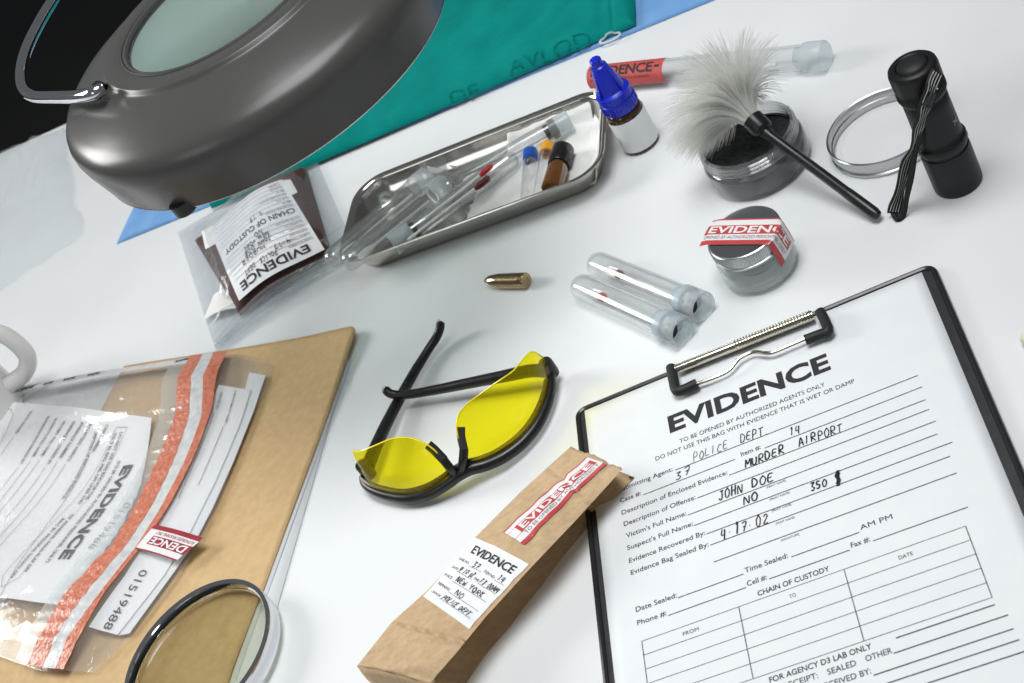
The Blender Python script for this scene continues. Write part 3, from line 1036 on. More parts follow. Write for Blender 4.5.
# ================================================================== small sealed jar
JC = Vector((0.1495, 0.6697, 0))
sj = thing('sealed_jar', JC, 'small clear jar with metal lid sealed by red and white evidence tape', 'jar')
M = T(*JC)
MB().lathe([(0, .0004), (.019, .0004), (.0225, .0022), (.0237, .006), (.0237, .0175), (.0228, .0205), (.0212, .0222), (.0212, .030)], M, 56).build('jar_body', 'jar_glass', sj)
MB().lathe([(0, .0009), (.0190, .0009), (.0216, .0024), (.0226, .0055), (.0222, .0064), (.0195, .0058), (0, .0055)], M, 56).build('base_highlight', 'frosted_cap', sj)  # whitish disc, paints the bright highlight of a thick glass bottom
MB().lathe([(.0205, .0062), (.0218, .0064), (.0222, .0068), (.0222, .0165), (.0208, .0200)], M, 56).build('inner_wall', 'faint_plastic', sj)
lid = MB().lathe([(.0208, .0216), (.0226, .0216), (.0230, .0220), (.0230, .0232), (.0223, .0236), (.0223, .0248), (.0228, .0254), (.0228, .0312), (.0222, .0319), (.0214, .0321)], M, 72).build('lid', 'aluminium', sj)
MB().lathe([(.0214, .0321), (.0208, .0318), (.010, .0318), (0, .0318)], M, 56).build('lid_top', 'lid_grey', lid)
m = MB()
for i in range(90):
    a = 2 * PI * i / 90
    p = JC + Vector((.0229 * math.cos(a), .0229 * math.sin(a), .0258))
    m.tube([p, p + Vector((0, 0, .005))], .00032, 4)
m.build('knurling', 'aluminium', lid)
# tape across lid, over the edge and down the wall
ta0, ta1 = at(707, 232, .0325), at(771, 231, .0325)
tdir = (ta1 - ta0)
tdir.z = 0
tdir.normalize()
tper = Vector((-tdir.y, tdir.x, 0))
W = 0.0215
cc = JC + tper * ((ta0 - JC).dot(tper))
half = 0.0232
start = -0.0262


def jar_tape(x, y, d):
    yy = y - W / 2 + (ta0 - JC).dot(tper)
    s = start + x
    lim = math.sqrt(max(1e-6, half ** 2 - yy ** 2))
    droop = 0.0
    if s <= lim:
        p = JC + tdir * s + tper * yy
        z = .0324
        if s < -lim:
            z -= min(.004, (-lim - s) * .25)
        return Vector((p.x, p.y, z + d))
    e = s - lim
    p = JC + tdir * (lim + .0006 + d + .0012 * min(1, e / .012)) + tper * yy
    return Vector((p.x, p.y, .0322 - e))


evidence_tape(sj, jar_tape, 0.066, W, 'seal_tape', small='OPENED BY AUTHORIZED PERSONNEL ONLY', x_txt=(.035, .93), n=66)

# ================================================================== powder jar, its lid ring and the brush
PC = Vector((0.2005, 0.7555, 0))
pj = thing('powder_jar', PC, 'open clear jar of dark fingerprint powder under the white brush', 'jar')
M = T(*PC)
MB().lathe([(0, .0003), (.030, .0003), (.0335, .002), (.0345, .006), (.0345, .0165), (.0335, .0185), (.0322, .0195), (.0322, .0282), (.0318, .029), (.0300, .029), (.0297, .0282),
            (.0297, .0195), (.0312, .0175)], M, 64).build('jar_body', 'clear_glass', pj)
m = MB()
for z in (.0205, .0232, .0259):
    m.tube([PC + Vector((.0325 * math.cos(a), .0325 * math.sin(a), z + .0012 * a / (2 * PI))) for a in [2 * PI * i / 48 for i in range(49)]], .0009, 6, caps=True)
m.build('screw_thread', 'clear_glass', pj)
m = MB()
prof = [(0, .0016), (.0308, .0016), (.0330, .0035), (.0338, .0065), (.0338, .0165), (.0306, .0178)]
m.lathe(prof, M, 56)
m.build('powder_wall', 'powder_grey', pj)
m = MB()
m.grid(lambda a, b: PC + Vector((.0305 * a * math.cos(2 * PI * b), .0305 * a * math.sin(2 * PI * b), .0168 - .003 * (1 - a) + (.0022 * nz(3 * a * math.cos(2 * PI * b), 3 * a * math.sin(2 * PI * b), 5) + .0012 * nz(9 * a * math.cos(2 * PI * b), 9 * a * math.sin(2 * PI * b), 2)) * (1 - a ** 6))), 22, 64)
m.build('powder', 'powder_black', pj)

RC = Vector((0.2655, 0.7015, 0))
lr = thing('jar_lid', RC, 'aluminium screw lid lying open side up behind the flashlight', 'lid')
M = T(*RC)
MB().lathe([(.0355, 0), (.0364, .0006), (.0364, .0022), (.0352, .0030), (.0352, .0042), (.0360, .0050), (.0360, .0095), (.0364, .0102), (.0364, .0110), (.0358, .0116), (.0349, .0112), (.0349, .0102), (.0345, .0095), (.0345, .0064), (.0338, .0058), (.0338, .0042), (.0345, .0036), (.0345, .0012)], M, 80).build('lid_ring', 'aluminium', lr)
MB().lathe([(.0345, .0010), (.030, .0012), (.0295, .0016), (0, .0016)], M, 64).build('lid_liner', 'label_white', lr)

FB = at(752.5, 119.5, .0445)      # ferrule mouth
FE = at(764.5, 131.5, .0385)      # ferrule end
HE = at(879, 216.5, .0045)
bx = (FB - HE).normalized()
br_ = thing('fingerprint_brush', HE, 'white fibre fingerprint brush with black handle resting on the powder jar', 'brush')
M = frame(FE, FB)
FL = (FB - FE).length
MB().lathe([(0, -.0010), (.0052, -.0010), (.0068, .0006), (.0072, .002), (.0072, FL), (.0066, FL + .0004), (.0060, FL - .003), (0, FL - .003)], M, 32).build('ferrule', 'black_plastic', br_)
hp = [lerp(FE, HE, t) for t in (0, .03, .06, .4, .72, .74, .78, .96, .99, 1.0)]
MB().tube(hp, [.0046, .0042, .0033, .0034, .0034, .0036, .0037, .0037, .0030, .0012], 14).build('handle', 'black_plastic', br_)
m = MB()
rng = random.Random(3)
ax = (FB - FE).normalized()
e1 = ax.cross(Vector((0, 0, 1))).normalized()
e2 = e1.cross(ax).normalized()
droop = (at(688, 176, .02) - at(722, 92, .055)).normalized()
clumps = [(rng.uniform(0, 2 * PI), math.sqrt(rng.random()), rng.uniform(.88, 1.12)) for _ in range(150)]
for i in range(2100):
    ph, rr, ks = clumps[i % 150]
    ph += rng.gauss(0, .07)
    rr = min(1, max(0, rr + rng.gauss(0, .035)))
    radial = e1 * math.cos(ph) + e2 * math.sin(ph)
    root = FB + radial * .0054 * rr - ax * .002
    splay = (0.15 + 1.30 * rr ** 1.1) * ks * rng.uniform(.95, 1.05)
    ln = rng.uniform(.050, .066) * (1 - .06 * rr)
    p = root.copy()
    pts = [p.copy()]
    steps = 7
    tang = radial.normalized()
    low = max(0, radial.dot(droop))
    for s in range(steps):
        f = (s + 1) / steps
        ang2 = splay * min(1, f * 1.35)
        dd = ax * math.cos(ang2) + tang * math.sin(ang2) + droop * (.42 + .70 * low) * f * f
        dd.z -= 0.16 * f * f
        dd.normalize()
        p = p + dd * ln / steps
        if p.z < .0015:
            p.z = .0015 + rng.uniform(0, .001)
        pts.append(p.copy())
    m.tube(pts, [.00021] * 5 + [.00018, .00013, .00007], 3, caps=False)
bs = m.build('bristles', 'bristle_white', br_)
bs['kind'] = 'stuff'

# ================================================================== flashlight
FC = Vector((0.2662, 0.6288, 0))
fl_ = thing('flashlight', FC, 'black metal flashlight standing on its head with a wrist strap', 'flashlight')
M = T(*FC)
MB().lathe([(0, .0006), (.0125, .0006), (.0136, 0), (.0141, .001), (.0143, .004), (.0143, .026), (.0140, .028), (.0133, .0285), (.0133, .0305), (.0142, .0308), (.0146, .0318), (.0146, .0352), (.0141, .0362), (.0135, .0366)], M, 56).build('head', 'black_anodized', fl_)
MB().lathe([(.0136, .0364), (.0131, .037), (.0129, .040), (.0127, .060), (.0127, .0655), (.0122, .0662), (.0122, .0678), (.0128, .0684)], M, 56).build('barrel', 'black_anodized', fl_)
tcap = MB().lathe([(.0126, .068), (.0132, .0686), (.0136, .070), (.0136, .0745), (.0131, .0752), (.0131, .0768), (.0140, .0776), (.0141, .0862), (.0136, .0884), (.0124, .0895), (.0100, .0898), (.0092, .0892), (.0090, .0884)], M, 56).build('tail_cap', 'black_anodized', fl_)
m = MB()
for i in range(44):
    a = 2 * PI * i / 44
    p = FC + Vector((.0137 * math.cos(a), .0137 * math.sin(a), .0702))
    m.tube([p, p + Vector((0, 0, .0042))], .0004, 4)
m.build('knurling', 'black_anodized', tcap)
MB().lathe([(.0090, .0882), (.0086, .0895), (.0072, .0906), (.0045, .0914), (.002, .0917), (0, .0917)], M, 32).build('tail_button', 'black_rubber', fl_)
# emblem on the barrel
dirc = (at(956, 118, .05) - (FC + Vector((0, 0, .05))))
aa = math.atan2(dirc.y, dirc.x)
m = MB()


def barrel(x, y):
    a = aa + x / .0129
    rr = .01305
    return FC + Vector((rr * math.cos(a), rr * math.sin(a), .0455 + y))


put_text(m, 'X', lambda x, y: barrel(-y, x), .0005, .0045, -.002, .0042, .03)
m.build('emblem', 'logo_grey', fl_, smooth=False)
# wrist strap
S0 = [at(938, 72, .086), at(933, 83, .0838), at(929.5, 93, .0800), at(926, 106, .0740), at(922, 118, .0670), at(919, 128, .0605), at(915, 140, .0505), at(909, 157, .0365), at(903, 178, .0225), at(897, 200, .009), at(893.5, 213, .0022)]
sc = spline(S0, 8)
q = [sc[-1]] + [at(898, 218.5, .0015), at(903, 214, .0028), at(907, 196, .0125), at(911, 176, .0255), at(915, 155, .0395), at(919, 140, .0495), at(921, 130, .0565)]
sc2 = spline(q, 8)
m = MB()
view = (CAM - at(915, 140, .04)).normalized()


def strap(path, w, lift):
    n_ = len(path)
    vs = []
    for i, p in enumerate(path):
        t = (path[min(i + 1, n_ - 1)] - path[max(i - 1, 0)]).normalized()
        tw = Matrix.Rotation(math.radians(14 * math.sin(i * .35)), 3, t)
        sd = tw @ t.cross(Vector((.25, -.85, .45))).normalized()
        vs += [p + sd * w / 2, p - sd * w / 2]
    return vs, [(2 * i, 2 * i + 1, 2 * i + 3, 2 * i + 2) for i in range(n_ - 1)]


vs, fs = strap(sc2, .0040, 0)
m.add(vs, fs)
vs, fs = strap(sc, .0080, 0)
m.add(vs, fs)
sp = m.build('wrist_strap', 'strap_black', fl_, solid=0.0009, soff=0)
m = MB()
n_ = len(sc)
nrm = Vector((.25, -.85, .45)).normalized()
for row in (-.0024, -.0008, .0008, .0024):
    for i in range(1, n_ - 2):
        t = (sc[i + 1] - sc[i])
        tt = (sc[min(i + 1, n_ - 1)] - sc[max(i - 1, 0)]).normalized()
        tw = Matrix.Rotation(math.radians(14 * math.sin(i * .35)), 3, tt)
        sd = tw @ tt.cross(nrm).normalized()
        no = sd.cross(tt)
        if no.dot(nrm) < 0:
            no = -no
        for k in (0.1, .45, .78):
            a = sc[i] + t * k + sd * row + no * .0006
            b = a + t * .18 + sd * .0002
            m.tube([a, b], .00026, 4)
m.build('stitching', 'stitch_white', sp)
tt = (sc[12] - sc[10]).normalized()
rg = frame(sc[11], sc[11] + tt)
MB().tube([rg @ Vector((.0040 * math.cos(a), .0022 * math.sin(a), 0)) for a in [2 * PI * i / 20 for i in range(20)]], .0005, 6, closed=True).build('strap_ring', 'nickel', sp)
rg = frame(sc[15], sc[15] + tt)
lp = [(-.0036, -.0014), (.0036, -.0014), (.0036, .0014), (-.0036, .0014)]
m = MB()
m.prism([(a, b) for a, b in lp], 0, .0085, rg @ T(0, 0, 0))
m.build('strap_slider', 'black_plastic', sp, bevel=.0004)

# ================================================================== dropper bottle with blue cap
BC = Vector((0.1594, 0.8640, 0))
db = thing('dropper_bottle', BC, 'small dropper bottle with bright blue nozzle cap and blank white label', 'bottle')
top = at(596, 60, .078)
M = T(*BC)
MB().lathe([(0, 0), (.0122, 0), (.0135, .0012), (.0137, .003), (.0137, .0305), (.0128, .0335), (.010, .0355), (.0098, .040), (0, .040)], M, 40).build('bottle_body', 'brown_glass', db)
m = MB().lathe([(.01395, .0030), (.01400, .0032), (.01400, .0292), (.01395, .0294)], M, 40)
m.build('bottle_label', 'label_white', db)
cp = MB().lathe([(.0118, .0350), (.0126, .0350), (.0130, .0358), (.0130, .0430), (.0122, .0440), (.0122, .0455), (.0128, .0462), (.0128, .0500), (.0110, .0508), (.0098, .0515),
                 (.0092, .0560), (.0080, .0630), (.0066, .0690), (.0060, .0712), (.0058, .0722), (.0044, .0730), (.0042, .0775), (.0034, .0784), (0, .0785)], M, 36).build('nozzle_cap', 'bottle_blue', db)
m = MB()
for i in range(30):
    a = 2 * PI * i / 30
    p = BC + Vector((.0131 * math.cos(a), .0131 * math.sin(a), .0362))
    m.tube([p, p + Vector((0, 0, .0065))], .0004, 4)
for i in range(4):
    a = 2 * PI * i / 4 + .4
    u = Vector((math.cos(a), math.sin(a), 0))
    m.add([BC + u * .008 + Vector((0, 0, .0512)), BC + u * .0125 + Vector((0, 0, .0505)), BC + u * .0068 + Vector((0, 0, .068)), BC + u * .004 + Vector((0, 0, .068))], [(0, 1, 2, 3)])
m.build('grip_rib', 'bottle_blue', cp)

# ================================================================== long sample tube with red label
p, q = at(592, 78, .0095), at(826, 55.5, .0095)
r = .0092
lt_ = thing('swab_tube', (*((p + q) / 2).xy, 0), 'long clear tube with red evidence label behind the brush', 'tube')
L = (q - p).length
M = frame(p, q)
MB().lathe([(0, 0)] + [(r * math.sin(a), r - r * math.cos(a)) for a in [PI / 2 * i / 6 for i in range(1, 7)]] + [(r, L * .3), (r, L * .6), (r, L - .016), (r * .85, L - .016), (r * .85, L * .5), (r * .85, r)], M, 32).build('tube_body', 'faint_plastic', lt_)
MB().lathe([(0, L - .022), (r * .82, L - .022), (r * .84, L - .016), (r * 1.12, L - .0155), (r * 1.15, L - .013), (r * 1.15, L - .001), (r * 1.08, L), (0, L)], M, 32).build('tube_cap', 'frosted_cap', lt_)
a, b = lerp(p, q, .42), lerp(p, q, .80)
MB().tube([a + Vector((0, 0, -.004)), b + Vector((0, 0, -.004))], .0015, 8).build('swab_stick', 'stick_white', lt_)
td = (q - p).normalized()
tp_ = Vector((-td.y, td.x, 0))
rl = .0097


def tubewrap(x, y, d):
    # x along the tube, y around it (0 towards the camera side)
    a = y / rl
    rr = rl + d
    c = p + td * x
    return c - tp_ * (rr * math.cos(a)) + Vector((0, 0, rr * math.sin(a)))


xa, xb = .002, (at(661.5, 66, .0185) - p).dot(td)
m = MB()
put_rect(m, lambda x, y: tubewrap(x, y, 0.0), xa, -.003, xb, .0225, 20, 14)
rlab = m.build('red_label', 'label_red', lt_)
m = MB()
put_text(m, 'EVIDENCE', lambda x, y: tubewrap(x, y, .0002), xa + .004, xb - .009, .0075, .0072, .03, cuts=6)
put_rect(m, lambda x, y: tubewrap(x, y, .0002), xb - .0075, .0102, xb - .003, .012)
put_text(m, 'HANDLE WITH CARE', lambda x, y: tubewrap(x, y, .0002), xa + .004, xb - .012, .0035, .0016)
m.build('black_lettering', 'ink_black', rlab, smooth=False)

# ================================================================== steel tray
TZ = .022
tcorn = [at(338.5, 263, TZ), at(352.5, 186, TZ), at(597, 83.5, TZ), at(612, 168, TZ)]
t0 = (tcorn[0] + tcorn[1] + tcorn[2] + tcorn[3]) / 4
tx = ((tcorn[3] - tcorn[0]) + (tcorn[2] - tcorn[1]))
tx.normalize()
ty = Vector((-tx.y, tx.x, 0))
hl = max(abs((c - t0).dot(tx)) for c in tcorn) * .5 + min(abs((c - t0).dot(tx)) for c in tcorn) * .5
hw = sum(abs((c - t0).dot(ty)) for c in tcorn) / 4
hw = max(hw, .048)


def trayp(x, y, z):
    p = t0 + tx * x + ty * y
    return Vector((p.x, p.y, z))


tr = thing('steel_tray', (t0.x, t0.y, 0), 'shallow stainless steel tray with rounded corners holding tubes and vials', 'tray')
lay = [(-.0145, .0006, .016), (-.0130, 0.0, .017), (-.0105, .0012, .019), (-.0045, .0150, .023), (-.0036, .0190, .024), (-.0014, .0208, .025), (.0005, .0211, .026), (.0009, .0204, .026), (.0006, .0196, .026), (-.0016, .0194, .025),
       (-.0044, .0186, .0235), (-.0052, .0150, .023), (-.0113, .0022, .0185), (-.0140, .0013, .0165), (-.0180, .0012, .014)]
m = MB()
rings = []
for d, z, rc in lay:
    rings.append([trayp(x, y, z) for x, y in rrect(-hl - d, -hw - d, hl + d, hw + d, rc, 10)])
n = len(rings[0])
m.add([p for rg_ in rings for p in rg_], [(i * n + k, i * n + (k + 1) % n, (i + 1) * n + (k + 1) % n, (i + 1) * n + k) for i in range(len(rings) - 1) for k in range(n)] + [tuple(range((len(rings) - 1) * n, len(rings) * n)), tuple(range(n - 1, -1, -1))])
m.build('tray_body', 'steel', tr, angle=50)
# gauze on the tray floor
gz = [at(x, y, .004) for x, y in ((474, 217), (478, 152), (504, 134), (592, 102), (600, 118), (594, 158))]


def inside(p, poly):
    c = False
    for i in range(len(poly)):
        a, b = poly[i], poly[i - 1]
        if (a.y > p.y) != (b.y > p.y) and p.x < (b.x - a.x) * (p.y - a.y) / (b.y - a.y) + a.x:
            c = not c
    return c


gl_ = [(p - t0).dot(tx) for p in gz]
gx0, gx1 = min(gl_), hl - .0085


def gauze(a, b):
    x = lerp(gx0, gx1, a)
    wl = hw - .0125
    y0, y1 = -wl + .0, hw - .0068
    if a < .03:
        y1 -= .01 * nz(b * 8, 1, 3)
    y = lerp(y0, y1 - (.030 * max(0, 1 - a * 4)), b)
    z = .0026 + .0014 * nz(x * 60, y * 60, 2) + .0012 * nz(x * 150, y * 150, 5) + .0010
    x += .003 * nz(b * 9, 3, 1) * (1 - a) + (.012 * (b - .3) * (1 - a))
    z = max(z, .0022) + max(0, y - hw + .0128) * 2.1 + max(0, min(x, gx1) - hl + .0128) * 2.1
    return trayp(min(x, gx1), y, z)


m = MB().grid(gauze, 44, 34)
tag(m.build('gauze_pad', 'gauze', None, origin=trayp(.05, 0, .002), solid=.0008), 'white gauze sheet lining the right half of the steel tray', 'gauze')
# tubes lying over the tray rim
r = .0082
GT = 'capped tubes in the steel tray'
round_tube('test_tube', at(327, 264, .0282), at(428, 176.5, .014), r, 'clear test tube over tray rim, its round end farthest left', 'test tube', GT, cap='frosted_cap', capl=.014, swab=True, hollow=False, ring=None, body='tray_plastic')
round_tube('test_tube', at(343, 266, .0282), at(446, 184, .016), r, 'clear test tube over tray rim, with its milky stopper nearest the gauze', 'test tube', GT, cap='frosted_cap', capl=.014, swab=True, hollow=False, ring=None, body='tray_plastic')
round_tube('test_tube', at(446, 189, .0165), at(570, 119.5, .0140), .0070, 'long clear tube with black band lying across the white gauze', 'test tube', GT, cap='frosted_cap', capl=.016, swab=True, hollow=False, ring='black_rubber', body='tray_plastic')
round_tube('test_tube', at(517, 155.5, .0130), at(393, 245.5, .0155), .0076, 'pinkish tube with black band lying along the front of the tray', 'test tube', GT, cap='cap_milky', capl=.017, swab=True, hollow=False, ring='black_rubber', body='tray_plastic', stain='dark_blood')
for a, b, col, lab_ in (((489, 168.5, .020), (425, 219, .022), 'blood_red', 'cotton swab with bright red tip on top of the tray tubes'),
                        ((484, 182, .019), (408, 240, .0225), 'dark_blood', 'cotton swab with dark red tip on top of the tray tubes')):
    p, q = at(*a), at(*b)
    s_ = thing('cotton_swab', (*((p + q) / 2).xy, .02), lab_, 'swab', 'blood swabs in the tray')
    MB().tube([p, q], .0012, 8).build('stick', 'stick_white', s_)
    d = (q - p).normalized()
    MB().tube([p - d * .004, p - d * .003, p + d * .001, p + d * .006, p + d * .009], [.0005, .0019, .0026, .0024, .0012], 10).build('tip', col, s_)
m = MB()
dk = [trayp(x, y, .0034) for x, y in ((-.012, -hw + .0135), (.028, -hw + .0135), (.036, -hw + .020), (-.004, -hw + .022))]


def smear(a, b):
    p = lerp(lerp(dk[0], dk[1], a), lerp(dk[3], dk[2], a), b)
    return Vector((p.x, p.y, .0034 + .0012 * math.sin(PI * b) + .0005 * nz(a * 8, b * 8, 3)))


m.grid(smear, 16, 8)
tag(m.build('blood_stained_strip', 'dark_blood', None, origin=dk[0], solid=.0006), 'dark red stained strip lying at the front tray wall', 'strip')


def vial(name, p, q, r, capc, body, label, capl, group=None, fluid=None):
    """p: cap end, q: base end"""
    t = thing(name, (*((p + q) / 2).xy, min(p.z, q.z) - r), label, 'vial', group)
    L = (q - p).length
    M = frame(q, p)
    MB().lathe([(0, 0), (r * .85, 0), (r, r * .15), (r, L - capl - r * .5), (r * .8, L - capl), (r * .8, L - capl * .5)], M, 28).build('vial_body', body, t)
    MB().lathe([(r * .75, L - capl), (r * 1.02, L - capl), (r * 1.06, L - capl + .0006), (r * 1.06, L - .001), (r * .98, L), (0, L)], M, 28).build('vial_cap', capc, t)
    if fluid:
        MB().lathe([(0, .0008), (r * .9, .0008), (r * .93, L * .4), (0, L * .42)], M, 24).build('vial_fluid', fluid, t)
    return t


vial('sample_vial', at(530.5, 151, .0090), at(527.5, 199, .0090), .0052, 'cap_blue', 'clear_plastic', 'slim clear vial with blue cap lying on the gauze', .0115, 'small capped vials on the gauze')
vial('sample_vial', at(548, 145.5, .0090), at(541, 190, .0090), .0052, 'cap_yellow', 'clear_plastic', 'slim clear vial with orange yellow cap lying on the gauze', .0095, 'small capped vials on the gauze')
vial('amber_vial', at(563.5, 149, .0115), at(551.5, 190, .0115), .0078, 'black_plastic', 'amber_glass', 'amber glass vial with black cap lying on the gauze', .019)
for x, y, s_, lb in ((442.5, 173, 1.0, 'round milky stopper lying loose by the back tray wall, the larger one'), (457.5, 167.5, .62, 'small milky stopper lying loose by the back tray wall')):
    p = at(x, y, .0022)
    M = frame(p + Vector((0, 0, .007 * s_)), p + Vector((.002, -.006, .011)) + Vector((0, 0, .007 * s_)))
    rr = .0085 * s_
    o = MB().lathe([(0, -.003), (rr * .8, -.003), (rr * .82, 0), (rr, 0), (rr, .003), (rr * .9, .0036), (rr * .55, .0032), (0, .003)], M, 26).build('stopper', 'cap_milky', None, origin=p)
    tag(o, lb, 'stopper', 'loose stoppers in the tray')

# ================================================================== surgical cloths
BE0, BE1 = at(117, 244.5), at(716, 0)
bd = (BE1 - BE0).normalized()
bn = Vector((-bd.y, bd.x, 0))
BL = (BE1 - BE0).length


def blue(a, b):
    x = a * (BL + .34)
    y = b * .285
    if a < .06:
        y += 0
    edge = min(1, y / .006) * min(1, (x + .001) / .006)
    p = BE0 + bd * (x + (.012 * b if a < .01 else 0)) + bn * (y + .0015 * nz(x * 7, 0, 8) * (1 - b))
    z = .0006 + .0030 * edge * (.75 + .5 * nz(x * 14, y * 14, 3)) + .0016 * abs(nz(x * 30, y * 22, 9)) * edge
    return Vector((p.x, p.y, max(z, .0004)))


m = MB().grid(blue, 130, 56)
tag(m.build('blue_drape', 'blue_sheet', None, origin=BE0, solid=.0004, soff=-1), 'light blue disposable drape spread beneath the green cloth', 'drape')
GE0, GE1 = at(636, 25, .004), at(292, 174, .004)
gd = (GE1 - GE0).normalized()
gn = Vector((gd.y, -gd.x, 0))
if gn.y < 0:
    gn = -gn


def green(x, y):
    """x from the right corner along the front edge, y away from it"""
    ex, ey = min(1, max(0, x) / .011), min(1, max(0, y) / .011)
    rx = math.sqrt(max(0, 1 - (1 - ex) ** 2))
    ry = math.sqrt(max(0, 1 - (1 - ey) ** 2))
    h = .0070 * min(rx, ry)
    wr = .0030 * nz(x * 11, y * 16, 1) + .0020 * nz(x * 30, y * 26, 4) + .0020 * abs(nz(x * 24 + y * 30, y * 14 - x * 8, 6))
    hem = -.0014 * math.exp(-((x - .018) / .0016) ** 2) - .0009 * math.exp(-((y - .020) / .002) ** 2) * .6
    lay2 = .0025 / (1 + math.exp(-(x - .030) / .002)) * (1 if y > .012 else y / .012)
    p = GE0 + gd * (x + .002 * nz(y * 30, 2, 0)) + gn * (y + .0015 * nz(x * 12, 0, 3))
    return Vector((p.x, p.y, .0040 + h + (wr + hem + lay2) * min(rx, ry)))


gc = thing('surgical_cloth', (*(GE0 + gd * .2 + gn * .1).xy, .004), 'folded teal green surgical cloth lying on the blue drape', 'cloth')


def gmap(a, b):
    x = (a ** 1.6) * .42
    y = (b ** 1.8) * .27
    return green(x, y)


m = MB().grid(gmap, 150, 110)
m.build('folded_cloth', 'green_cloth', gc, angle=180)
m = MB()
m.grid(lambda a, b: Vector((*(GE0 + gd * (a * .42) + gn * (.003 * math.sin(PI * b) * 0 + .001 - .0012 * math.sin(PI * b) + .0015 * nz(a * .42 * 12, 0, 3))).xy, .0034 + b * .0016)), 60, 4)
m.build('under_fold', 'green_cloth', gc)


def cloth_inv(x, y):
    z = .017
    for _ in range(5):
        p = at(x, y, z) - GE0
        u, v = p.dot(gd), p.dot(gn)
        z = green(u, v).z
    return u, v


m = MB()
for s, pa, pb, hh in (('DE', (447, 98), (474, 86), .0085), ('AVLOD', (507, 70), (587, 36), .0095)):
    ua, va = cloth_inv(*pa)
    ub, vb = cloth_inv(*pb)
    kk = (vb - va) / (ub - ua)
    # reading left to right is towards smaller x (the right corner)
    put_text(m, s, lambda X, Y: green(ua - X, va - X * kk + Y) + Vector((0, 0, .0006)), 0, ua - ub, 0, hh, -.006, cuts=5)
m.build('faded_print', 'green_print', gc, smooth=False)
ua, va = cloth_inv(607, 33)
pr_ = [green(ua + .009 * math.cos(t) , va + .0045 * math.sin(t)) + Vector((0, 0, .0006)) for t in [2 * PI * i / 24 for i in range(24)]]
MB().tube(pr_, .0008, 6, closed=True).build('thread_loop', 'bristle_white', gc)

# ================================================================== kraft envelope and the sheets under it
EC = at(357, 325.5, .0068)
ex = (at(215, 350.5, .004) - EC)
ex.z = 0
ex.normalize()
ey = (at(258, 600, .004) - EC)
ey.z = 0
ey.normalize()


def env_z(u, v):
    z = .0030 + .0040 * math.exp(-((u / .05) ** 2 + (v / .06) ** 2)) + .0012 * nz(u * 9, v * 9, 2)
    return z


def envp(u, v, d=0.0):
    p = EC + ex * u + ey * v
    return Vector((p.x, p.y, env_z(u, v) + d))


env = thing('kraft_envelope', (*(EC + ex * .11 + ey * .15).xy, 0), 'large brown kraft envelope under the clear evidence bag', 'envelope')
cr = .004


def env_grid(a, b):
    u, v = a * .25, b * .345
    if u + v < cr:
        u, v = u + (cr - u - v) * .5, v + (cr - u - v) * .5
    return envp(u, v)


MB().grid(env_grid, 50, 70).build('envelope_front', 'kraft_envelope', env, solid=.0008, soff=-1)
MB().grid(lambda a, b: envp(.002 + a * .24, .014 + b * .33, -.0016 - .0006 * a) if True else None, 20, 30).build('envelope_back', 'kraft_envelope', env, solid=.0005, soff=-1)
for k, (p0, p1, lb) in enumerate((((351, 361), (251, 640), 'upper white paper sheet sticking out under the brown envelope'), ((352, 345), (268, 640), 'lower white paper sheet sticking out under the brown envelope'))):
    z = .0014 - .0007 * k
    a, b = at(*p0, z), at(*p1, z)
    dy = (b - a).normalized()
    dx = Vector((dy.y, -dy.x, 0))
    if dx.dot(ex) < 0:
        dx = -dx
    m = MB().grid(lambda s, t: a + dx * (s * .2) + dy * (t * .297) + Vector((0, 0, .0004 * nz(s * 2, t * 3, k))), 10, 14)
    tag(m.build('paper_sheet', 'paper_white', None, origin=a, solid=.0002), lb, 'paper', 'loose sheets under the envelope')

# ================================================================== clear evidence bag with orange seals
ZO = at(231, 355, .008)
ZO.z = 0
za = Vector((-.674, -.739, 0)).normalized()
zb = Vector((za.y, -za.x, 0))
if zb.x > 0:
    zb = -zb


def zh(a, b):
    """height of the filled bag; a down the orange seal, b to the left of it"""
    base = .0098 + .0035 * math.cos(2 * PI * a / .23) + .0016 * nz(a * 16, b * 16, 3)
    base += .0032 * math.exp(-((b - .09) / .06) ** 2) * math.cos(2 * PI * (a - .0) / .20)
    e = min(1, (a + .002) / .03) * min(1, (.285 - a) / .03)
    e = max(0, min(1, e))
    fl = 1 / (1 + math.exp(-(b + .02) / .012))          # flap right of the seal lies flatter
    z = .0055 + (base - .0055) * e * fl
    ridge = .0007 * math.sin(a * 520 + 6 * nz(a * 30, 0, 1)) * math.exp(-((b - .012) / .018) ** 2) * e
    z += ridge
    return z


def zbag(a, b, d=0.0):
    p = ZO + za * a + zb * b
    return Vector((p.x, p.y, zh(a, b) + d))


def zinv(x, y):
    z = .009
    for _ in range(12):
        p = at(x, y, z) - ZO
        a, b = p.dot(za), p.dot(zb)
        z = lerp(z, zh(a, b), .7)
    return a, b


zp = thing('evidence_bag', ZO + za * .13 + zb * .08, 'clear plastic evidence bag with orange seal strips lying on the brown envelope', 'evidence bag')
RE = [zinv(*p) for p in ((276, 366), (268, 384), (252, 420), (226, 486), (201, 545), (165, 598), (130, 641), (97, 673))]
RE = sorted(RE)
TE = [zinv(*p) for p in ((276, 366), (250, 357), (231, 354.5), (200, 360), (150, 367), (100, 374), (50, 384), (0, 394), (-60, 405))]
BEg = [zinv(*p) for p in ((97, 673), (62, 671), (35, 668), (0, 655), (-40, 645))]


def edge_lo(a):
    return np.interp(a, [p[0] for p in RE], [p[1] for p in RE])


amin = lambda b: np.interp(b, sorted(p[1] for p in TE), [p[0] for p in sorted(TE, key=lambda q: q[1])])
amax = lambda b: np.interp(b, sorted(p[1] for p in BEg), [p[0] for p in sorted(BEg, key=lambda q: q[1])])


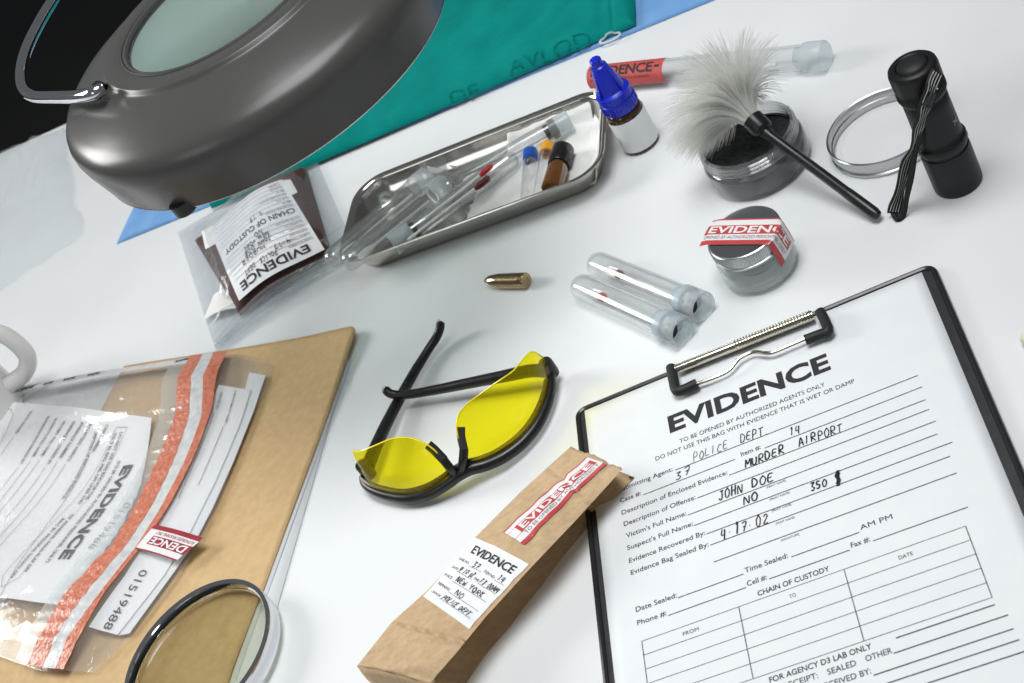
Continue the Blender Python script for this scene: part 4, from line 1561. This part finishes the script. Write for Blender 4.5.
def zfilm(lift, wr):
    def fn(s, t):
        a_mid = lerp(0, .27, s)
        b0 = float(edge_lo(lerp(RE[0][0], RE[-1][0], s)))
        b = lerp(b0, .225, t)
        a = lerp(float(amin(b)), float(amax(b)), s)
        e = min(1, min(s, 1 - s, t) * 18)
        return zbag(a, b, lift * (.25 + .75 * e) + wr * e * (nz(a * 30, b * 30, 11) + .7 * abs(nz(a * 70, b * 40, 17))))
    return fn


MB().grid(zfilm(.0034, .0011), 120, 120).build('front_film', 'bag_film', zp)
MB().grid(lambda s, t: zfilm(.0, 0)(s, t) * 1.0 - Vector((0, 0, .0032)), 50, 50).build('back_film', 'bag_film', zp)


def zpoly(path_l, path_r, name, m_, lift, parent=zp, n=60, nw=6):
    L_ = [zinv(*p) for p in path_l]
    R_ = [zinv(*p) for p in path_r]

    def pick(c, t):
        k = t * (len(c) - 1)
        i = min(int(k), len(c) - 2)
        return lerp(c[i][0], c[i + 1][0], k - i), lerp(c[i][1], c[i + 1][1], k - i)

    def fn(s, t):
        p, q = pick(L_, s), pick(R_, s)
        return zbag(lerp(p[0], q[0], t), lerp(p[1], q[1], t), lift)
    return MB().grid(fn, n, nw).build(name, m_, parent)


SA = [(194, 359), (178, 420), (160, 468), (139.6, 509), (116, 547), (67, 600), (48, 634), (32, 668)]   # far left edge of the seal
SB = [(206, 357.5), (192, 420), (176, 468), (154, 512), (129, 550), (85, 602), (63, 636), (47, 671)]
SC1 = [(217, 356), (205, 420), (187, 468), (163, 514), (139, 552), (98, 604), (74, 638), (60, 672)]
SD = [(231, 355), (216, 410), (200, 455), (176, 504), (152, 542), (110, 594), (84, 640), (68, 673)]
zpoly(SA, SB, 'orange_seal', 'orange_tape', .0046)
zpoly(SB, SC1, 'silver_seal', 'silver_tape', .0044)
zpoly(SC1, SD, 'orange_seal', 'orange_tape', .0046)
SZ = [(178, 362), (163, 420), (146, 466), (124, 506), (103, 542), (58, 592), (38, 626), (20, 662)]
zpoly(SZ, SA, 'adhesive_strip', 'frosted_cap', .0042)
# printed white panel
pan = zpoly([(-60, 398), (-60, 440), (-60, 480), (-60, 520), (-60, 560), (-60, 592)], [(152, 418), (148, 450), (139, 490), (119, 530), (92, 568), (58, 605)], 'printed_panel', 'label_white', .0004, n=110, nw=100)


def ztext(mb, s, p0, p1, h, bold=0.0, lift=.0011):
    a, b = zinv(*p0), zinv(*p1)
    dx_, dy_ = b[0] - a[0], b[1] - a[1]
    L_ = math.hypot(dx_, dy_)
    tx_, ty_ = dx_ / L_, dy_ / L_
    # letters stand towards smaller b (to the right of the line in the photograph)
    nx_, ny_ = (ty_, -tx_)
    if ny_ > 0:
        nx_, ny_ = -nx_, -ny_
    put_text(mb, s, lambda X, Y: zbag(a[0] + tx_ * X + nx_ * Y, a[1] + ty_ * X + ny_ * Y, lift), 0, L_, 0, h, bold, cuts=(5 if h > .004 else 1))


def zline(mb, pts, w=.0005, lift=.0011):
    q = [zinv(*p) for p in pts]
    out = []
    for i in range(len(q) - 1):
        for k in range(14):
            out.append((lerp(q[i][0], q[i + 1][0], k / 14), lerp(q[i][1], q[i + 1][1], k / 14)))
    out.append(q[-1])
    put_ribbon(mb, out, lambda x, y: zbag(x, y, lift), w)


m = MB()
ztext(m, 'EVIDENCE', (124.7, 466.5), (58.8, 560), .0104, .032)
m.build('bold_lettering', 'ink_black', pan, smooth=False)
m = MB()
for s, a, b in (('CASE NUMBER:', (107, 425), (92, 453)), ('DESCRIPTION OF ENCLOSED EVIDENCE:', (98.5, 424), (62, 500)), ('SUBMITTING AGENCY:', (90.5, 424), (67, 462)), ('EVIDENCE NUMBER:', (82, 423), (59, 459)),
                ('EVIDENCE RECOVERED BY:', (73.5, 422), (47, 465)), ("VICTIM'S FULL NAME:", (64.5, 421), (41, 457)), ("SUSPECT'S FULL NAME:", (56, 419), (32, 458)), ('EVIDENCE BAG SEALED BY:', (48, 417), (20, 465)), ('DATE SEALED:', (31, 412), (15, 435)),
                ('(TO BE OPENED BY AUTHORIZED PERSONNEL ONLY)', (118.5, 462), (46.5, 563)), ('DO NOT USE THIS BAG FOR THE', (121, 433), (86, 500)), ('TO SEAL BAG, PEEL OFF LINER AND', (114.5, 434), (78, 505)), ('OF ADHESIVE. FOLD FLAP ON', (72, 515), (25, 572)), ('BAG BY PRESSING DOWN ON', (63, 519), (11, 578))):
    ztext(m, s, a, b, .0033, .014)
m.build('printed_lettering', 'ink_black', pan, smooth=False)
m = MB()
for i, (a, b) in enumerate((((90, 456), (-6, 612)), ((66, 465), (-40, 600)), ((58, 462), (-40, 588)), ((46, 468), (-40, 570)), ((40, 461), (-40, 555)), ((31, 462), (-40, 545)), ((19, 468), (-40, 535)), ((14, 438), (-40, 510)))):
    zline(m, [a, b], .00045)
zline(m, [(128, 428), (84, 505), (20, 578), (2, 588), (4, 576), (76, 500), (117, 428), (128, 428)], .00035)
zline(m, [(-30, 407), (12, 410), (14, 416), (0, 447)], .00035)
m.build('ruled_lines', 'ink_black', pan, smooth=False)
m = MB()
ztext(m, '01519488', (126, 503), (88.5, 549), .0062, -.01, .0012)
m.build('serial_number', 'ink_grey', pan, smooth=False)
# white strips on the flap
zpoly([(250, 373), (240, 410), (218, 458), (196, 505), (160, 562), (119, 636)], [(266, 376), (254, 412), (234, 462), (213, 509), (193, 547), (130, 634)], 'inner_sheet', 'paper_white', .0006)
ST = zpoly([(220, 386), (206, 425), (184, 478), (155, 530), (126, 577), (90, 628)], [(252, 391), (240, 428), (217, 482), (192, 532), (165, 577), (119, 636)], 'serial_label', 'label_white', .0014)
m = MB()
ztext(m, '01519488', (143, 571), (104.5, 630), .0068, 0, .0021)
m.build('serial_number', 'ink_black', ST, smooth=False)
m = MB()
ztext(m, 'DEPARTMENT NAME:', (236, 393), (226, 426), .0019, .006, .0021)
ztext(m, 'SEALED BY:', (222, 394), (217, 412), .0019, .006, .0021)
zline(m, [(216, 414), (180, 500)], .0005, .0021)
zline(m, [(225, 428), (200, 487)], .0005, .0021)
m.build('printed_lettering', 'ink_black', ST, smooth=False)
# header strip with repeated word
zpoly([(-50, 402), (0, 395), (50, 385), (100, 375), (150, 368), (192, 361)], [(-50, 407), (0, 400), (50, 389), (100, 379), (150, 372), (190, 367)], 'header_strip', 'silver_tape', .0044, nw=3)
m = MB()
for x0, y0, x1, y1 in ((2, 399.5, 16, 396.5), (24, 394, 36, 391.5), (46, 389, 56, 386.5), (66, 384.5, 78, 382), (90, 380, 102, 377.5), (178, 366.5, 191, 363.5)):
    a, b = zinv(x0, y0), zinv(x1, y1)
    L_ = math.hypot(b[0] - a[0], b[1] - a[1])
    tx_, ty_ = (b[0] - a[0]) / L_, (b[1] - a[1]) / L_
    nx_, ny_ = (ty_, -tx_) if -tx_ * 0 + ty_ < 0 else (-ty_, tx_)
    put_text(m, 'SAFE', lambda X, Y: zbag(a[0] + tx_ * X + nx_ * Y, a[1] + ty_ * X + ny_ * Y, .0048), 0, L_, 0, .0030, .03)
m.build('header_lettering', 'ink_black', zp, smooth=False)
# red seal sticker hanging over the right edge of the bag
sc_ = [at(203.7, 538, .0125), at(155, 524.6, .0128), at(135, 548.6, .0135), at(176, 561, .0125)]   # upside down: bottom-left, bottom-right, top-right, top-left


def sticker(x, y, d):
    a, b = x / .040, y / .019
    p = lerp(lerp(sc_[0], sc_[1], a), lerp(sc_[3], sc_[2], a), b)
    return p + Vector((0, 0, d + .0015 * math.sin(PI * a)))


evidence_tape(zp, sticker, .040, .019, 'seal_tape', small='AUTHORIZED PERSONNEL ONLY', word='DENCE', x_txt=(.05, .80), red='tape_crimson')

# ================================================================== magnifying glass
MC = Vector((-0.2641, 0.6693, 0))
mgz = .0135
mg = thing('magnifying_glass', MC, 'round chrome-rimmed magnifying glass resting half on the brown envelope', 'magnifying glass')
M = T(MC.x, MC.y, .0052)
Rm = .0535
MB().lathe([(Rm - .0036, 0), (Rm - .0004, 0), (Rm, .0008), (Rm, .0108), (Rm - .0006, .0116), (Rm - .0030, .0116), (Rm - .0036, .0108), (Rm - .0036, 0)], M, 96).build('chrome_rim', 'chrome', mg)
prof = []
for i in range(13):
    t = i / 12
    prof.append(((Rm - .0038) * t, .0085 - .0028 * t * t))
prof2 = [((Rm - .0038) * (1 - i / 12), .0032 - .0010 * (1 - (1 - i / 12) ** 2)) for i in range(13)]
MB().lathe(prof + prof2, M, 96).build('lens', 'loupe_glass', mg)
hd = (at(330, 760, 0) - MC)
hd = Vector((-.35, -.93, 0)).normalized()
a, b = MC + hd * (Rm - .001), MC + hd * (Rm + .10)
MB().tube([Vector((*lerp(a, b, t).xy, .0115)) for t in (0, .12, .14, .2, .6, .95, 1)], [.0036, .0036, .0055, .0068, .0075, .0070, .004], 18).build('handle', 'black_plastic', mg)

# ================================================================== small evidence bag with dark cloth, by the lamp
Q = [at(203, 226, .012), at(296, 170, .012), at(331, 252, .012), at(243, 306, .012)]     # label corners
bcx = (Q[0] + Q[1] + Q[2] + Q[3]) / 4
qx = ((Q[1] - Q[0]) + (Q[2] - Q[3])).normalized()
qx.z = 0
qy = Vector((-qx.y, qx.x, 0))         # away from the camera
if qy.y < 0:
    qy = -qy


def bh(x, y):
    z = .0090 + .0125 * math.exp(-(x / .042) ** 2) * (1 - .25 * math.exp(-((y + .07) / .03) ** 2)) + .001 * nz(x * 20, y * 20, 4)
    return z


def bpt(x, y, z):
    p = bcx + qx * x + qy * y
    return Vector((p.x, p.y, z))


def binv(x, y, d=0.0):
    z = .014
    for _ in range(10):
        p = at(x, y, z) - bcx
        u, v = p.dot(qx), p.dot(qy)
        z = lerp(z, bh(u, v) + d, .7)
    return u, v


bb = thing('small_evidence_bag', (bcx.x, bcx.y, .003), 'small clear evidence bag holding rust brown cloth with white handwritten label', 'evidence bag')
cq = [binv(*p) for p in ((191, 236), (300, 160), (326, 247), (233, 308))]


def bq(c, s, t):
    return [lerp(lerp(c[0][i], c[1][i], s), lerp(c[3][i], c[2][i], s), t) for i in (0, 1)]


def cloth_b(s, t):
    x, y = bq(cq, s, t)
    e = min(1, min(s, 1 - s, t, 1 - t) * 12)
    return bpt(x, y, .0035 + (bh(x, y) - .0045) * math.sqrt(e) + .0008 * nz(x * 60, y * 60, 3))


MB().grid(cloth_b, 40, 40).build('brown_cloth', 'rust_cloth', bb)
lq = [binv(*p) for p in ((209.5, 229), (282.5, 180), (325, 250), (239.5, 301.5))]


def lab_b(s, t, d=0.0):
    x, y = bq(lq, s, t)
    return bpt(x, y, bh(x, y) + .0006 + d)


lb_ = MB().grid(lab_b, 24, 24).build('bag_label', 'label_white', bb)
for c4 in (((202, 232), (213, 226), (217, 244), (206, 250)), ((283, 181), (291, 180), (298, 193), (290, 197))):
    cc4 = [binv(*p) for p in c4]
    MB().grid(lambda s, t: bpt(*bq(cc4, s, t), bh(*bq(cc4, s, t)) + .0008), 4, 4).build('label_tab', 'gauze', lb_)
# text reads from the right edge leftwards (upside down): X -> 1-s, Y up -> t
LX, LY = .115, .085
bt = lambda X, Y: lab_b(1 - X / LX, Y / LY, .0004)
m = MB()
put_text(m, 'EVIDENCE', bt, LX * .12, LX * .92, LY * .86, LY * .085, .025)
m.build('heading', 'ink_black', lb_, smooth=False)
m = MB()
put_text(m, 'CHAIN OF CUSTODY', bt, LX * .05, LX * .93, LY * .40, LY * .06, .02)
m.build('subheading', 'ink_black', lb_, smooth=False)
m = MB()
rg2 = random.Random(5)
for i in range(13):
    y = .80 - .057 * i if i < 6 else .345 - .052 * (i - 6)
    if y < .03:
        continue
    put_ribbon(m, [(LX * lerp(.05, .95, t / 10), LY * y) for t in range(11)], bt, .0003)
    put_text(m, ('CASE NUMBER', 'SUBMITTING AGENT', 'OFFENSE', 'VICTIM', 'SUSPECT', 'DATE SEALED', 'RECEIVED FROM', 'BY', 'DATE', 'RECEIVED FROM', 'BY', 'DATE', 'TIME')[i], bt, LX * .04, LX * (.10 + .018 * len(('CASE NUMBER', 'SUBMITTING AGENT', 'OFFENSE', 'VICTIM', 'SUSPECT', 'DATE SEALED', 'RECEIVED FROM', 'BY', 'DATE', 'RECEIVED FROM', 'BY', 'DATE', 'TIME')[i])), LY * (y + .006), LY * .024)
m.build('ruled_lines', 'ink_grey', lb_, smooth=False)
m = MB()
bt2 = lambda X, Y: lab_b(1 - X / LX, Y / LY, .0006)
for s, x0, x1, y in (('POLICE', .42, .62, .79), ('DEPT', .68, .82, .79), ('4-17', .25, .42, .73), ('MURDER', .5, .8, .675), ('JOHN', .40, .55, .62), ('DOE', .6, .74, .62), ('NEW', .4, .52, .56), ('YORK', .56, .72, .56), ('NO', .45, .55, .50), ('4-17', .36, .52, .30)):
    put_hand(m, s, bt2, LX * x0, LX * x1, LY * y, LY * .05, .0007, .12)
m.build('handwriting', 'pen_ink', lb_, smooth=False)
fq = [binv(*p, -.004) for p in ((177, 231), (312, 152), (353, 246), (214, 350))]


def film_b(lift, k):
    def fn(s, t):
        x, y = bq(fq, s, t)
        e = max(0, min(1, min(s, 1 - s, t, 1 - t) * 8))
        core = max(0, min(1, (.80 - t) * 7)) * max(0, min(1, min(s - .1, .93 - s) * 9))
        z = .0042 + (bh(x, y) - .0035 + lift) * core * e
        fold = .0055 * math.exp(-((t - .80 - .05 * math.sin(PI * s)) / .022) ** 2) + .003 * math.exp(-((t - .90) / .016) ** 2)
        z += k * e * (fold + .0016 * abs(nz(x * 50, y * 34, 8)) + .0009 * nz(x * 110, y * 80, 2))
        return bpt(x, y, z)
    return fn


wq = [binv(*p, -.006) for p in ((214, 296), (228, 291), (238, 306), (205, 322))]
MB().grid(lambda s, t: bpt(*bq(wq, s, t), .0055 + .003 * math.sin(PI * s)), 6, 6).build('paper_scrap', 'gauze', bb)
for k, pts in enumerate((((217, 343, .006), (238, 318, .009), (268, 290, .014), (305, 270, .013), (346, 252, .006)), ((216, 347, .004), (245, 322, .007), (278, 297, .010), (312, 280, .009), (347, 262, .004)), ((226, 338, .005), (252, 310, .010), (288, 284, .013), (322, 266, .010)))):
    MB().tube(spline([at(*p) for p in pts], 8), .0028 - .0006 * k, 8).build('rolled_edge', 'blood_bag_film', bb)
MB().grid(film_b(.0022, 1.0), 80, 80).build('front_film', 'blood_bag_film', bb)
MB().grid(lambda s, t: Vector((*film_b(0, 0)(s, t).xy, .0030)), 12, 12).build('back_film', 'blood_bag_film', bb)

# ================================================================== white mug at the left edge
hz_ = .05
mugc = at(-62, 396, .0)
hA = at(29, 346, .045)
hdv = (Vector((hA.x, hA.y, 0)) - mugc)
hdn = hdv.normalized()
mugr = hdv.length - .032
mug = thing('mug', (-.397, 1.112, 0), 'white glazed mug whose handle shows at the left edge', 'mug')
M = T(mugc.x, mugc.y, 0)
mugr = .041
hdn = Vector((.96, -.27, 0)).normalized()
mc2 = Vector((hA.x, hA.y, 0)) - hdn * (mugr + .040)
M = T(mc2.x, mc2.y, 0)
MB().lathe([(0, .003), (mugr * .78, .003), (mugr * .8, 0), (mugr * .9, 0), (mugr * .97, .006), (mugr, .014), (mugr, .090), (mugr - .001, .0925), (mugr - .003, .0925), (mugr - .004, .090), (mugr - .004, .012), (mugr - .010, .007), (0, .007)], M, 56).build('cup', 'mug_white', mug)
hc = [(mugr - .002, .074), (mugr + .014, .076), (mugr + .029, .068), (mugr + .0335, .052), (mugr + .031, .036), (mugr + .018, .025), (mugr - .002, .022)]
MB().tube(spline([mc2 + hdn * x + Vector((0, 0, z)) for x, z in hc], 7), .0075, 14).build('handle', 'mug_white', mug)

# ================================================================== crumpled plastic bag, upper left
pq = [at(-60, 172, .004), at(62, 126, .004), at(80, 232, .004), at(-60, 330, .004)]


def pbag(lift, k):
    def fn(s, t):
        p = lerp(lerp(pq[0], pq[1], s), lerp(pq[3], pq[2], s), t)
        e = max(0, min(1, min(s, 1 - s, t, 1 - t) * 7))
        p = p + Vector((.008 * nz(t * 5, 1, 4) * (s > .9), .010 * nz(s * 6, 2, 1), 0))
        z = .0015 + lift * e + k * e * (.012 * abs(nz(s * 3, t * 3, 6)) + .005 * abs(nz(s * 9, t * 7, 2)))
        return Vector((p.x, p.y, z))
    return fn


cbag = thing('clear_plastic_bag', (*((pq[0] + pq[2]) / 2).xy, 0), 'empty crumpled clear plastic bag at the far left table edge', 'plastic bag')
MB().grid(pbag(.008, 1), 60, 60).build('top_film', 'milky_film', cbag)
MB().grid(pbag(.0, .1), 20, 20).build('bottom_film', 'milky_film', cbag)

# ================================================================== cotton swab at the right edge
p, q = at(1020.5, 337, .0045), at(1110, 352, .0045)
d = (q - p).normalized()
cs = thing('cotton_swab', (*lerp(p, q, .5).xy, 0), 'cream cotton swab whose tip just shows at the right edge', 'swab')
MB().tube([p + d * .008, q], .0013, 8).build('stick', 'stick_white', cs)
MB().tube([p, p + d * .001, p + d * .004, p + d * .012, p + d * .016], [.0008, .0026, .0042, .0036, .0014], 12).build('tip', 'swab_cream', cs)

# ================================================================== magnifier lamp
LC_ = Vector((-0.0210, 0.8396, 0.2719))
lax = Vector((0.0247, -0.0303, 1)).normalized()
rimc = LC_ - lax * .0553
M = frame(rimc, LC_)
lm = thing('magnifier_lamp', rimc, 'grey round magnifier lamp head with chrome handle hanging over the table', 'lamp')
outer = [(.1218, 0.0), (.1226, .004), (.1246, .013), (.1264, .0215), (.1270, .0265), (.1266, .0310), (.1248, .0352), (.1212, .0390), (.1160, .0420), (.1060, .0462), (.0960, .0500), (.0880, .0525), (.0850, .0532), (.0838, .0540), (.0828, .0556), (.0818, .0562), (.0760, .0566), (.0710, .0562), (.0694, .0552)]
inner = [(.0685, .0500), (.0860, .0495), (.1040, .0440), (.1180, .0375), (.1235, .0280), (.1220, .014), (.1195, .0005)]
MB().lathe(outer, M, 128).build('shade', 'lamp_grey', lm)
MB().lathe(inner, M, 96).build('reflector', 'lamp_white', lm)
MB().lathe([(.0662, .0475), (.0668, .0470), (.0680, .036), (.0718, .012), (.0724, .012), (.0690, .036), (.0684, .0475)], M, 96).build('lens_collar', 'lamp_white', lm)  # white skirt added to brighten the view through the lens
MB().lathe([(.1200, .0005), (.1198, -.0005), (.1215, -.0008), (.1220, 0)], M, 128).build('rim_edge', 'aluminium', lm)
MB().lathe([(.0690, .0552), (.0684, .0562), (.0668, .0562), (.0655, .0545), (.0650, .0470), (.0690, .0470), (.0690, .0500)], M, 96).build('lens_bezel', 'lamp_grey', lm)
MB().tube([M @ Vector((.0694 * math.cos(a), .0694 * math.sin(a), .0556)) for a in [2 * PI * i / 72 for i in range(72)]], .0007, 6, closed=True).build('bezel_seam', 'black_rubber', lm)
pr1 = [(.0655 * i / 14, .0580 - .0035 * (i / 14) ** 2) for i in range(15)]
pr2 = [(.0655 * (1 - i / 14), .0490 + .0000 * (1 - i / 14) ** 2) for i in range(15)]
MB().lathe(pr1 + pr2, M, 96).build('magnifier_lens', 'lens_glass', lm)
ringp = [M @ Vector((.098 * math.cos(a), .098 * math.sin(a), .026)) for a in [2 * PI * i / 72 for i in range(72)]]
MB().tube(ringp, .0085, 12, closed=True).build('ring_tube', 'tube_white', lm)
for k in range(3):
    a = 2 * PI * k / 3 + .5
    MB().tube([M @ Vector((.098 * math.cos(a), .098 * math.sin(a), z)) for z in (.030, .046)], .003, 6).build('tube_holder', 'black_plastic', lm)
# chrome bail handle
hz2 = .262
H = [at(103, 88.5, .277), at(94, 93, .278), at(78, 96.5, .276), at(55, 97, .271), at(36, 96.5, .266), at(26, 92, .266), at(21.5, 82, .266), at(22, 66, .266), at(28, 46, .266), at(40, 22, .266), at(52, 2, .266), at(75, -35, .266), at(105, -62, .266), at(140, -66, .266), at(170, -48, .2645)]
MB().tube(spline(H, 6), .0040, 14).build('handle', 'chrome', lm)
hb = at(100, 90, .2725)
MB().lathe([(0, -.004), (.0050, -.004), (.0050, .002), (.0044, .0035), (.003, .0045), (0, .0048)], frame(hb, hb + (at(60, 97, .266) - hb).normalized() * .01 + Vector((0, 0, .006))), 20).build('handle_socket', 'black_plastic', lm)
sw_ = at(184, 205.5, .2165)
MB().lathe([(0, -.004), (.006, -.004), (.0075, -.003), (.0075, .004), (0, .004)], T(*sw_), 20).build('switch_knob', 'black_plastic', lm)
# arm, out of frame: yoke on the far side of the head, elbow and post standing on the table
far = (at(420, -60, .25) - rimc)
far.z = 0
far.normalize()
a0 = M @ Vector((0, 0, .025)) + far * .120
elb = a0 + far * .30 + Vector((0, 0, .16))
post = Vector((elb.x, elb.y, 0)) + far * .10
MB().tube([a0, a0 + far * .03, a0 + far * .05 + Vector((0, 0, .02)), elb], .009, 14).build('arm', 'lamp_grey', lm)
MB().tube([elb, Vector((post.x, post.y, .36)), Vector((post.x, post.y, .012))], .010, 14).build('post', 'lamp_grey', lm)
MB().lathe([(0, 0), (.06, 0), (.062, .003), (.062, .009), (.058, .013), (0, .014)], T(post.x, post.y, 0), 40).build('base', 'lamp_grey', lm)

for o in bpy.data.objects:
    if o.name.split('.')[0] in ('printed_lettering', 'ruled_lines', 'handwriting', 'small_lettering', 'faded_print', 'stitching', 'header_lettering', 'black_lettering'):
        o['kind'] = 'stuff'
    if '_o' in o:
        del o['_o']
